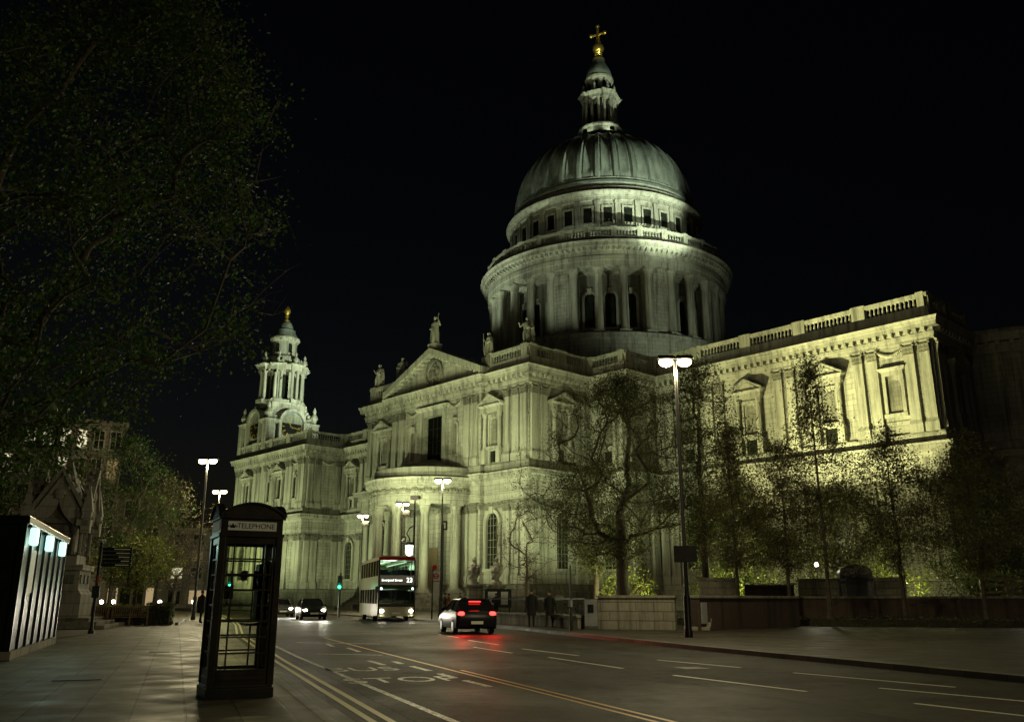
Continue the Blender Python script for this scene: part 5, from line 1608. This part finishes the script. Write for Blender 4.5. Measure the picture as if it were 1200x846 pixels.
b = MB(); b.frustum((-1.1, 1.1, -1.1, 1.1, 4.75), (-.05, .05, -.05, .05, 8.0)); b.build('spire', M['stone_dirty_shade'], fn)
b = MB(); b.lathe([(.06, 7.9), (.22, 8.1), (.08, 8.3), (.2, 8.5), (.02, 8.8)], 8); b.build('finial', M['monument'], fn)
for sx in (-1.3, 1.3):
    for sy in (-1.3, 1.3):
        b = MB(); b.M = Matrix.Translation((sx, sy, 0)); b.box(-.2, .2, -.2, .2, 3.3 if False else 4.3, 5.3); b.frustum((-.24, .24, -.24, .24, 5.3), (-.02, .02, -.02, .02, 6.5)); b.build('pinnacle', M['monument'], fn)

# finger post
fp = thing('finger_post', 'black finger post with stacked direction boards pointing towards the road', 'sign post', (59.0, -100.4, 0), R(66))
b = MB(); b.lathe([(.12, 0), (.12, .1), (.06, .2), (.05, 3.4), (.07, 3.45), (.03, 3.6)], 10, cap=True); b.build('pole', M['black_metal'], fp, smooth=True)
for k in range(5):
    b = MB(); b.box(.07, 1.15 - .0, -.02, .02, 3.18 - k * .155, 3.31 - k * .155); bd_ = b.build('direction_board', M['clock_black'], fp)
    b = MB(); L_ = (.6, .5, .4, .3, .5)[k]; b.box(1.08 - L_, 1.08, -.0235, -.0205, 3.225 - k * .155, 3.262 - k * .155); b.build('text_line', M['white_paint'], bd_)
for k in range(4):
    b = MB(); b.M = Matrix.Rotation(R(90 * k), 4, 'Z'); b.ball((.1, 0, 3.58), .06, 6, 4); b.build('finial_ball', M['white_paint'], fp)
b = MB(); b.box(-.14, .14, -.14, .02, 1.35, 1.8); b.build('meter_box', M['black_metal'], fp, bevel=.02)
b = MB(); b.lathe([(.065, 1.9), (.065, 2.2)], 10); b.build('red_band', M['cloth_red'], fp)

# benches
def bench(label, x, y, rz, first=[None]):
    if first[0] is not None: return dup(first[0], (x, y, 0), R(rz), label, 'timber benches before the hedge')
    root = thing('park_bench', label, 'bench', (x, y, 0), R(rz), 'timber benches before the hedge')
    b = MB()
    for k in range(4): b.box(-.85, .85, -.5 + k * .12, -.41 + k * .12, .42, .46)
    b.build('seat', M['wood'], root)
    b = MB(); b.box(-.85, .85, .0, .05, .88, .97); b.box(-.85, .85, .0, .05, .5, .56)
    for k in range(17): b.box(-.82 + k * .1, -.78 + k * .1, .01, .04, .5, .9)
    b.build('backrest', M['wood'], root)
    for x0 in (-.82, 0, .82):
        for y0 in (-.48, .02):
            b = MB(); b.box(x0 - .035, x0 + .035, y0 - .03, y0 + .04, 0, .96 if y0 > 0 else .66); b.build('leg', M['wood'], root)
        b = MB(); b.box(x0 - .04, x0 + .04, -.53, .04, .66, .71); b.build('armrest', M['wood'], root)
    first[0] = root
    return root
bench('slatted timber bench nearest the stone fountain', 49.3, -97.35, 70)
bench('slatted timber bench nearest the clipped hedge end', 49.85, -95.6, 70)

# ------------------------------------------------------------------ double-decker bus
hb = R(-27)
bus = thing('double_decker_bus', 'double-decker bus on route 23 with lit upper deck, headlights on, waiting at the stop', 'bus', (42.5, -74.9, -.12), hb)
BL, BW = 10.4, 2.5
x1 = BL / 2; x0 = -BL / 2
b = MB()
b.box(x0, x1 - .25, -BW / 2, BW / 2, .35, 1.15)                 # lower skirt
b.box(x0, x1 - .3, -BW / 2, BW / 2, 2.1, 2.95)                   # between decks
b.box(x0, x0 + .12, -BW / 2, BW / 2, .35, 4.2)                   # rear
for y in (-BW / 2, BW / 2 - .06):
    for xx in [x0 + k * 1.45 for k in range(8)]:
        b.box(min(xx, x1 - .35) - .06, min(xx, x1 - .35) + .06, y, y + .06, 1.1, 4.05)
b.build('body', M['bus_cream'], bus, bevel=.02)
b = MB(); b.frustum((x0, x1 - .28, -BW / 2, BW / 2, 3.98), (x0 + .1, x1 - .42, -BW / 2 + .18, BW / 2 - .18, 4.28)); b.build('roof', M['bus_cream'], bus, bevel=.04)
b = MB()
b.slab([(x1 - .28, 3.98), (x1 - .22, 3.98), (x1 - .34, 4.2), (x1 - .42, 4.2)], -BW / 2 + .03, BW / 2 - .03)
b.build('roof_band', M['bus_red'], bus)
b = MB()
for s in (-1, 1):
    y0, y1 = sorted((s * BW / 2, s * (BW / 2 - .1)))
    b.slab([(x1 - .3, .5), (x1 + .02, .5), (x1 + .04, 2.6), (x1 - .22, 4.0), (x1 - .36, 4.0), (x1 - .2, 2.6)], y0, y1)
b.box(x1 - .2, x1 + .02, -BW / 2 + .1, BW / 2 - .1, .95, 1.12)
b.build('front_frame', M['car_dark'], bus)
b = MB(); b.box(x1 - .22, x1 + .05, -BW / 2 + .1, BW / 2 - .1, .35, .95); b.build('front_bumper', M['bus_cream'], bus, bevel=.03)  # cream colour stands for light washing over the lower front
b = MB(); b.slab([(x1 - .2, 2.35), (x1 + .03, 2.35), (x1 + .0, 2.98), (x1 - .2, 2.98)], -BW / 2 + .1, BW / 2 - .1); bl = b.build('destination_blind', M['black_paint'], bus)
Fb = Matrix.Translation((x1 + .045, .28, 2.66)) @ Matrix.Rotation(R(90), 4, 'Z') @ Matrix.Rotation(R(88), 4, 'X')
text_mesh('Liverpool Street', .21, M['blind_on'], 'lettering', bl, Matrix.Translation((x1 + .045, -.35, 2.66)) @ Matrix.Rotation(R(90), 4, 'Z') @ Matrix.Rotation(R(88), 4, 'X'), .003)
text_mesh('23', .42, M['blind_on'], 'route_number', bl, Matrix.Translation((x1 + .045, .82, 2.66)) @ Matrix.Rotation(R(90), 4, 'Z') @ Matrix.Rotation(R(88), 4, 'X'), .003)
b = MB(); b.slab([(x1 - .02, 1.12), (x1, 1.12), (x1 + .015, 2.35), (x1 - .005, 2.35)], -BW / 2 + .1, BW / 2 - .1); b.build('windscreen', M['bus_glass'], bus)
b = MB(); b.slab([(x1 - .06, 2.98), (x1 - .04, 2.98), (x1 - .24, 3.92), (x1 - .26, 3.92)], -BW / 2 + .1, BW / 2 - .1); b.build('upper_windscreen', M['bus_glass'], bus)
for s in (-1, 1):
    for nm, z0, z1 in (('lower_windows', 1.15, 2.1), ('upper_windows', 2.95, 3.98)):
        b = MB(); y = s * (BW / 2 - .03); b.box(x0 + .1, x1 - .35, y - .01, y + .01, z0, z1); b.build(nm, M['bus_glass'], bus)
b = MB(); b.box(x0 + .1, x1 - .5, -BW / 2 + .08, BW / 2 - .08, 2.3, 2.36); b.box(x0 + .1, x1 - .5, -BW / 2 + .08, BW / 2 - .08, .9, .96); b.build('deck_floor', M['black_metal'], bus)
b = MB()
for k in range(7):
    for y in (-.75, .75):
        for zf in (2.36, .96): b.box(x0 + .9 + k * 1.2, x0 + 1.0 + k * 1.2, y - .42, y + .42, zf + .4, zf + 1.05)
b.build('seats', M['cloth_navy'], bus)
for y in (-.7, .7):
    for z in (3.86, 2.2):
        b = MB(); b.box(x0 + .4, x1 - .9, y - .05, y + .05, z, z + .03); b.build('ceiling_tube', M['bus_tube'], bus)
for xx in (x0 + 2.0, x1 - 2.6):
    for y in (-BW / 2 + .02, BW / 2 - .3):
        b = MB(); b.M = Matrix.Translation((xx, y, .5)) @ Matrix.Rotation(R(-90), 4, 'X'); b.lathe([(0.0, 0), (.48, 0), (.5, .04), (.5, .24), (.48, .28), (0.0, .28)], 20); wh = b.build('wheel', M['rubber'], bus)
        b = MB(); b.M = Matrix.Translation((xx, y - .01 if y < 0 else y + .23, .5)) @ Matrix.Rotation(R(-90), 4, 'X'); b.lathe([(0, 0), (.26, 0), (.26, .06), (0, .06)], 16); b.build('rim', M['rim'], wh)
for y, mt in ((-.98, 'headlight_on'), (.98, 'headlight_on')):
    b = MB(); b.ball((x1 + .05, y, .68), .11, 10, 6, .4, 1.1, 1); b.build('headlight', M[mt], bus)
for y in (-1.05, 1.05):
    b = MB(); b.ball((x1 + .04, y, 2.12), .07, 8, 5, .5, 1, 1); b.build('marker_light', M['headlight_dim'], bus)
for s in (-1, 1):
    b = MB(); b.tube([(x1 - .05, s * 1.2, 2.3), (x1 + .28, s * 1.36, 2.25)], .02, 6); b.box(x1 + .22, x1 + .32, s * 1.36 - .12, s * 1.36 + .12, 1.85, 2.25); b.build('wing_mirror', M['black_metal'], bus)
b = MB(); b.box(x1 + .052, x1 + .06, -.27, .27, .48, .6); b.build('number_plate', M['white_plate'], bus)
for y in (-.98, .98):
    lamp('SPOT', 'headlight_bulb', (x1 + .3, y, .68), 200, (1, .93, .72), bus, cone=95, radius=.08, blend=.8)
    bus.children[-1].rotation_euler = (0, R(-84), 0)
for xx in (-3, 0, 3):
    lamp('POINT', 'saloon_light', (xx, 0, 3.7), 26, (.8, 1, .75), bus, radius=.3); lamp('POINT', 'saloon_light', (xx, 0, 2.1), 16, (.9, 1, .8), bus, radius=.3)

# ------------------------------------------------------------------ cars
def car(name, label, x, y, rz, paint, head, tail, group=None):
    root = thing(name, label, 'car', (x, y, -.12), rz, group)
    L = 4.3; W = 1.78
    prof = [(-2.1, .3), (-2.15, .62), (-2.1, .92), (-1.75, 1.0), (-1.15, 1.02), (.85, .98), (1.75, .82), (2.1, .68), (2.15, .42), (2.05, .24), (-2.0, .22)]
    b = MB(); rows = []
    ys = [(-W / 2, .93), (-W / 2 + .1, 1.0), (0, 1.03), (W / 2 - .1, 1.0), (W / 2, .93)]
    n = len(prof); v = []; f = []
    for y_, sc in ys:
        for px_, pz in prof: v.append((px_ * (.96 if abs(y_) > W / 2 - .05 else 1.0), y_, .22 + (pz - .22) * sc))
    for j in range(len(ys) - 1):
        for i in range(n): f.append((j * n + i, j * n + (i + 1) % n, (j + 1) * n + (i + 1) % n, (j + 1) * n + i))
    f.append(tuple(range(n))[::-1]); f.append(tuple((len(ys) - 1) * n + i for i in range(n)))
    b.add(v, f); b.build('body', M[paint], root, smooth=True, bevel=.03)
    b = MB(); b.frustum((-1.95, .95, -W / 2 + .08, W / 2 - .08, .95), (-1.45, .1, -W / 2 + .26, W / 2 - .26, 1.42)); b.build('windows', M['car_glass'], root)
    b = MB(); b.frustum((-1.55, .18, -W / 2 + .24, W / 2 - .24, 1.40), (-1.35, .0, -W / 2 + .34, W / 2 - .34, 1.47))
    for s in (-1, 1):
        for xb, xt in ((-1.93, -1.45), (-.6, -.65), (.93, .1)):
            b.tube([(xb, s * (W / 2 - .08), .95), (xt, s * (W / 2 - .25), 1.42)], .035, 5)
    b.build('roof', M[paint], root, bevel=.015)
    for xx in (-1.32, 1.35):
        for y_ in (-W / 2 - .01, W / 2 - .19):
            b = MB(); b.M = Matrix.Translation((xx, y_, .31)) @ Matrix.Rotation(R(-90), 4, 'X'); b.lathe([(0, 0), (.29, 0), (.31, .03), (.31, .17), (.29, .2), (0, .2)], 18); wh = b.build('wheel', M['rubber'], root)
            b = MB(); b.M = Matrix.Translation((xx, y_ - .012 if y_ < 0 else y_ + .17, .31)) @ Matrix.Rotation(R(-90), 4, 'X'); b.lathe([(0, 0), (.2, 0), (.2, .04), (0, .04)], 14); b.build('rim', M['rim'], wh)
    for s in (-1, 1):
        b = MB(); b.ball((2.06, s * .62, .66), .12, 10, 6, .5, 1.4, .8); b.build('headlight', M['headlight_on'] if head else M['rim'], root)
        b = MB(); b.ball((-2.09, s * .68, .84), .11, 10, 6, .5, 1.5, .9); b.build('tail_light', M['tail_on'] if tail else M['red_paint'], root)
        b = MB(); b.ball((.55, s * (W / 2 + .06), 1.0), .1, 8, 5, .7, 1, .75); b.build('wing_mirror', M[paint], root)
        if head:
            l = lamp('SPOT', 'headlight_bulb', (2.3, s * .62, .66), 480, (1, .93, .72), root, cone=90, radius=.08, blend=.8); l.rotation_euler = (0, R(-84), 0)
        if tail:
            l = lamp('SPOT', 'tail_bulb', (-2.3, s * .68, .84), 110, (1, .03, .02), root, radius=.08, cone=120); l.rotation_euler = (0, R(78), 0)
    for xs in (2.16, -2.17):
        b = MB(); b.box(xs - .01, xs + .01, -.26, .26, .42, .54); b.build('number_plate', M['white_plate'], root)
    if tail:
        b = MB(); b.box(-1.66, -1.6, -.25, .25, 1.33, 1.36); b.build('brake_light', M['tail_on'], root)
    return root
g1 = 'cars coming towards the camera with headlights on'
car('car', 'dark car with both headlights glaring beside the bus', 39.2, -79.0, R(-24), 'car_dark', True, False, g1)
car('car', 'car with headlights on behind the first one, next to the telephone box edge', 28.5, -75.6, R(-22), 'car_silver', True, False, g1)
g2 = None
car('car', 'dark car with red tail lights driving away, left of the pale garden wall', 65.2, -86.4, R(152), 'car_dark', False, True, g2)

# ------------------------------------------------------------------ people (skinned figures)
def person(label, x, y, z, rz, coat, h=1.72, pose=0, group=None, trousers='cloth_black', long_coat=True):
    root = thing('person', label, 'person', (x, y, z), rz, group)
    s = h / 1.72; sw = [0.0, .14, -.1][pose % 3]
    J = {}
    vs = []; es = []; rs = []
    def a(n, p, r, par=None):
        J[n] = len(vs); vs.append(Vector(p) * s); rs.append((r[0] * s, r[1] * s))
        if par: es.append((J[par], J[n]))
    a('pelvis', (0, 0, .94), (.155, .12)); a('waist', (0, -.005, 1.1), (.14, .105), 'pelvis'); a('chest', (0, 0, 1.3), (.165, .115), 'waist'); a('neckb', (0, .01, 1.45), (.075, .07), 'chest')
    a('neck', (0, 0, 1.51), (.055, .055), 'neckb'); a('head', (0, -.015, 1.6), (.082, .095), 'neck'); a('crown', (0, -.005, 1.68), (.07, .08), 'head')
    for sd, q in ((-1, 'l'), (1, 'r')):
        a('hip' + q, (sd * .09, 0, .86), (.095, .095), 'pelvis'); a('knee' + q, (sd * .1, sd * sw * .6 - .02, .48), (.06, .062), 'hip' + q); a('ank' + q, (sd * .1, sd * sw + .02, .09), (.042, .045), 'knee' + q); a('toe' + q, (sd * .115, sd * sw - .14, .04), (.04, .032), 'ank' + q)
        a('sh' + q, (sd * .185, 0, 1.39), (.065, .065), 'chest'); 
        if pose == 2: a('el' + q, (sd * .25, .02, 1.12), (.048, .048), 'sh' + q); a('wr' + q, (sd * .12, -.22, 1.12), (.034, .034), 'el' + q); a('ha' + q, (sd * .03, -.27, 1.15), (.038, .025), 'wr' + q)
        else: a('el' + q, (sd * .25, .03, 1.1), (.048, .048), 'sh' + q); a('wr' + q, (sd * .25, -.05 - sd * sw * .5, .86), (.034, .034), 'el' + q); a('ha' + q, (sd * .245, -.08 - sd * sw * .5, .76), (.022, .04), 'wr' + q)
    me = bpy.data.meshes.new('body'); me.from_pydata(vs, es, [])
    o = bpy.data.objects.new('body', me); COL.objects.link(o)
    sk = o.modifiers.new('skin', 'SKIN'); sk.use_smooth_shade = True
    for i, sv in enumerate(me.skin_vertices[0].data): sv.radius = rs[i]; sv.use_root = (i == 0)
    o.modifiers.new('sub', 'SUBSURF').levels = 1
    dg = bpy.context.evaluated_depsgraph_get()
    m2 = bpy.data.meshes.new_from_object(o.evaluated_get(dg)); bpy.data.objects.remove(o)
    m2.materials.clear(); m2.materials.append(M[trousers]); m2.materials.append(M['skin'])
    for p in m2.polygons:
        zc = p.center.z / s
        if zc > 1.47: p.material_index = 1
    o = place(m2, 'body', root)
    b = MB(); zb = .55 if long_coat else .85
    b.lathe([(.22 * s, zb * s), (.2 * s, .95 * s), (.175 * s, 1.1 * s), (.2 * s, 1.3 * s), (.19 * s, 1.4 * s), (.1 * s, 1.48 * s), (.075 * s, 1.52 * s)], 14)
    cm = b.mesh('coat', M[coat], True)
    for vtx in cm.vertices: vtx.co.y *= .72
    place(cm, 'coat', root)
    for sd, q in ((-1, 'l'), (1, 'r')):
        b = MB(); b.tube([vs[J['sh' + q]], vs[J['el' + q]], vs[J['wr' + q]]], [.085 * s, .068 * s, .052 * s], 9); b.build('sleeve', M[coat], root, smooth=True)
    b = MB(); b.ball((0, .012 * s, 1.655 * s), .098 * s, 10, 7, .9, 1.05, .85); b.build('hair', M['hair'], root, smooth=True)
    b = MB(); b.tube([(0, -.1 * s, 1.63 * s), (0, -.125 * s, 1.6 * s)], [.012, .018], 6)
    for sd in (-1, 1): b.ball((sd * .085 * s, 0, 1.6 * s), .024 * s, 6, 4, .5, 1, 1.3)
    b.build('face', M['skin'], root, smooth=True)
    return root
gp = 'people waiting on the far pavement'
person('person in long black coat, left one of the close pair by the low wall', 64.6, -81.75, 0, R(50), 'cloth_black', 1.78, 0, gp)
person('person in dark clothes, right one of the close pair by the low wall', 65.35, -81.25, 0, R(20), 'cloth_black', 1.72, 1, gp)
person('person in a dark jacket reading the notice board', 49.2, -70.2, 0, R(220), 'cloth_navy', 1.74, 2, gp, long_coat=False)
person('person in a brown jacket standing nearest the bus door', 49.3, -74.9, 0, R(-40), 'cloth_brown', 1.7, 2, gp, long_coat=False)
person('person with a rust-red top waiting under the bus stop flag', 48.6, -74.0, 0, R(-60), 'cloth_red', 1.68, 0, gp, long_coat=False)
person('person in a dark coat to the right of the bus stop flag', 47.9, -72.4, 0, R(10), 'cloth_navy', 1.75, 1, gp)
person('person in a black coat beside the tall lamp right of the bus', 47.0, -71.2, 0, R(30), 'cloth_black', 1.66, 0, gp)
person('person in dark clothes walking beside the hedge left of the telephone box', 47.6, -90.9, 0, R(110), 'cloth_black', 1.76, 1, 'people on the near pavement')

# ------------------------------------------------------------------ buildings across the road
def building(name, label, x, y, rz, w, d, h, cols, rows, lit, mat, seed, shop=None, z0=3.8, group=None):
    root = thing(name, label, 'building', (x, y, 0), R(rz), group)
    rr = random.Random(seed)
    b = MB(); b.box(0, w, 0, d, 0, h); b.build('wall', M[mat], root)
    b = MB(); b.box(-.3, w + .3, -.35, d, h, h + .5); b.box(-.15, w + .15, -.18, d, z0 - .5, z0 - .1); b.build('cornice', M[mat], root)
    dx = w / cols; dz = (h - z0) / rows
    for i in range(cols):
        for j in range(rows):
            x0 = dx * (i + .22); x1 = dx * (i + .78); zz0 = z0 + dz * (j + .18); zz1 = z0 + dz * (j + .8)
            mt = 'window_on' if (i, j) in lit else ('window_dim' if rr.random() < .18 else 'dark_glass')
            b = MB(); b.box(x0 - .12, x1 + .12, -.14, 0, zz0 - .14, zz0); b.box(x0 - .12, x0, -.12, 0, zz0, zz1); b.box(x1, x1 + .12, -.12, 0, zz0, zz1); b.box(x0 - .14, x1 + .14, -.16, 0, zz1, zz1 + .16)
            b.box((x0 + x1) / 2 - .04, (x0 + x1) / 2 + .04, -.06, -.03, zz0, zz1); b.box(x0, x1, -.05, -.032, (zz0 + zz1) / 2 - .03, (zz0 + zz1) / 2 + .03)
            fr = b.build('window', M['monument'], root)
            b = MB(); b.box(x0, x1, -.03, .02, zz0, zz1); b.build('pane', M[mt], fr)
    if shop:
        for i, mt in enumerate(shop):
            ww = w / len(shop); x0 = ww * (i + .12); x1 = ww * (i + .88)
            b = MB(); b.box(x0, x1, -.08, .02, .6, 2.5); b.build('shop_window', M[mt], root)
    return root
building('office_building', 'stone office block with a row of lit upper windows behind the dark tree', 2.5, -104.0, 75, 22, 14, 17.6, 15, 5, {(9, 4), (10, 4), (11, 4), (12, 4), (11, 3), (10, 2), (12, 2), (8, 3)}, 'office', 3)
building('shop_building', 'row of shops with teal and amber lit windows beyond the trees', -22, -98, 62, 30, 12, 13, 12, 3, {(9, 1), (7, 2)}, 'office', 4, ['dark_glass', 'shop_teal', 'dark_glass', 'shop_on', 'dark_glass', 'dark_glass', 'shop_teal', 'dark_glass', 'shop_on', 'dark_glass', 'shop_teal', 'shop_teal', 'dark_glass', 'shop_on', 'dark_glass', 'dark_glass', 'shop_teal', 'dark_glass', 'shop_on', 'dark_glass', 'dark_glass', 'shop_on'])
building('corner_building', 'pale columned building at the far end of the road, between hedge and telephone box', -38, -67, 62, 16, 10, 11, 6, 3, {(1, 0), (3, 0)}, 'monument', 5, ['shop_on', 'dark_glass', 'shop_on'])

# ------------------------------------------------------------------ floodlights for the cathedral
FLC = (1.0, 0.98, 0.42); FLG = (0.88, 1.0, 0.50); FLW = (0.84, 1.0, 0.68)
def flood(label, x, y, z, target, e, col, cone, first=[None], g='floodlights aimed at the cathedral'):
    d = Vector(target) - Vector((x, y, z)); rz = math.atan2(d.y, d.x) - math.pi / 2
    if first[0] is None:
        root = thing('floodlight', label, 'floodlight', (x, y, z), rz, g)
        b = MB(); b.box(-.35, .35, -.18, .12, .15, .6); b.build('housing', M['black_metal'], root, bevel=.02)
        b = MB(); b.box(-.3, .3, .12, .135, .2, .55); b.build('lens', M['flood_on'], root)
        b = MB(); b.box(-.42, -.37, -.05, .05, 0, .4); b.box(.37, .42, -.05, .05, 0, .4); b.box(-.42, .42, -.1, .1, -.0, .05); b.build('bracket', M['black_metal'], root)
        first[0] = root
    else:
        root = dup(first[0], (x, y, z), rz, label, g)
    l = lamp('SPOT', 'flood_bulb', (0, .3, .45), e, col, root, cone=cone, radius=.25, blend=.7)
    loc_t = Matrix.Rotation(-rz, 4, 'Z') @ (Vector(target) - Vector((x, y, z)))
    l.rotation_euler = (loc_t - Vector((0, .3, .45))).to_track_quat('-Z', 'Y').to_euler()
FL = [
    ('floodlight on the garden lawn aimed at the corner of the choir', 42.0, -44.0, 0.4, (57, -20, 26), 120000, FLC, 46),
    ('floodlight on the garden lawn aimed at the middle of the choir', 31.0, -44.0, 0.4, (45, -20, 26), 66000, FLC, 50),
    ('floodlight on the garden lawn aimed at the lower choir wall', 50.0, -38.0, 0.4, (54, -20, 7), 2600, FLC, 110),
    ('floodlight on the garden lawn aimed at the angle beside the transept', 33.0, -47.0, 0.4, (21, -28, 20), 19000, FLG, 75),
    ('floodlight in front of the transept, right of the portico', 14.5, -59.0, 0.2, (11, -37, 20), 16000, FLG, 85),
    ('floodlight in front of the transept, left of the portico', -14.0, -58.0, 0.2, (-11, -37, 20), 17000, FLG, 85),
    ('floodlight high on the lamp post behind the bus roof, aimed at the transept', 25.3, -60.7, 9.2, (2, -38, 25), 16000, FLG, 80),
    ('floodlight high on the farthest lamp post, aimed at the pediment', 12.0, -56.5, 9.2, (0, -38, 29), 8500, FLG, 85),
    ('floodlight on the pavement before the west chapel', -62.0, -54.0, 0.2, (-66, -27, 21), 33000, FLG, 85),
    ('floodlight on the pavement at the west corner', -80.0, -52.0, 0.2, (-76, -27, 21), 20000, FLG, 85),
    ('floodlight in the court between chapel and transept', -38.0, -42.0, 0.2, (-50, -21, 18), 15000, FLG, 90),
    ('floodlight on the nave roof aimed at the clock tower', -26.0, -14.0, 31.2, (-76, -20.5, 53), 150000, FLW, 34),
    ('floodlight on the roof close to the clock tower', -59.0, -19.0, 31.2, (-77, -21, 45), 9000, FLW, 75),
    ('floodlight at the east end of the choir roof aimed at the dome', 60.5, -16.0, 31.2, (8, -8, 67), 26000, FLW, 25),
    ('floodlight on the choir roof aimed at the right of the drum', 36.0, -15.0, 31.2, (14, -8, 52), 4800, FLW, 75),
    ('floodlight on the transept roof aimed at the front of the drum', 15.0, -35.5, 31.2, (4, -14, 66), 9000, FLW, 55),
    ('floodlight on the transept roof aimed at the dome', -14.0, -35.5, 31.2, (-4, -12, 74), 26000, FLW, 46),
    ('floodlight on the choir roof aimed at the dome top', 47.0, -17.0, 31.2, (7, -6, 78), 210000, FLW, 26),
    ('floodlight on the stone gallery lighting the attic, right side', 18.8, -7.5, 56.0, (14, -9, 62), 380, FLW, 150),
    ('floodlight on the stone gallery lighting the attic, front', 10.0, -17.0, 56.0, (8, -14, 62), 330, FLW, 150),
    ('floodlight on the stone gallery lighting the attic, left side', -6.0, -19.2, 56.0, (-5, -15, 62), 300, FLW, 150),
    ('floodlight on the golden gallery aimed at the lantern', 5.0, -2.6, 83.7, (1.5, -1, 91), 300, FLW, 120),
    ('floodlight on the golden gallery, transept side, aimed at the lantern', 1.0, -5.4, 83.7, (0.5, -1, 91), 200, FLW, 120),
    ('floodlight among the garden shrubs', 55.6, -61.5, 0.4, (52, -58, 3), 3800, FLC, 150),
    ('floodlight under the trees behind the brick wall', 64.0, -57.0, 0.4, (61, -59, 4), 3800, FLC, 150),
    ('floodlight near the dark hut', 71.0, -51.5, 0.4, (69, -55, 4), 2600, FLC, 150),
    ('floodlight deep in the garden', 62.0, -47.0, 0.4, (66, -53, 5), 4500, FLC, 150),
]
for a in FL: flood(*a)
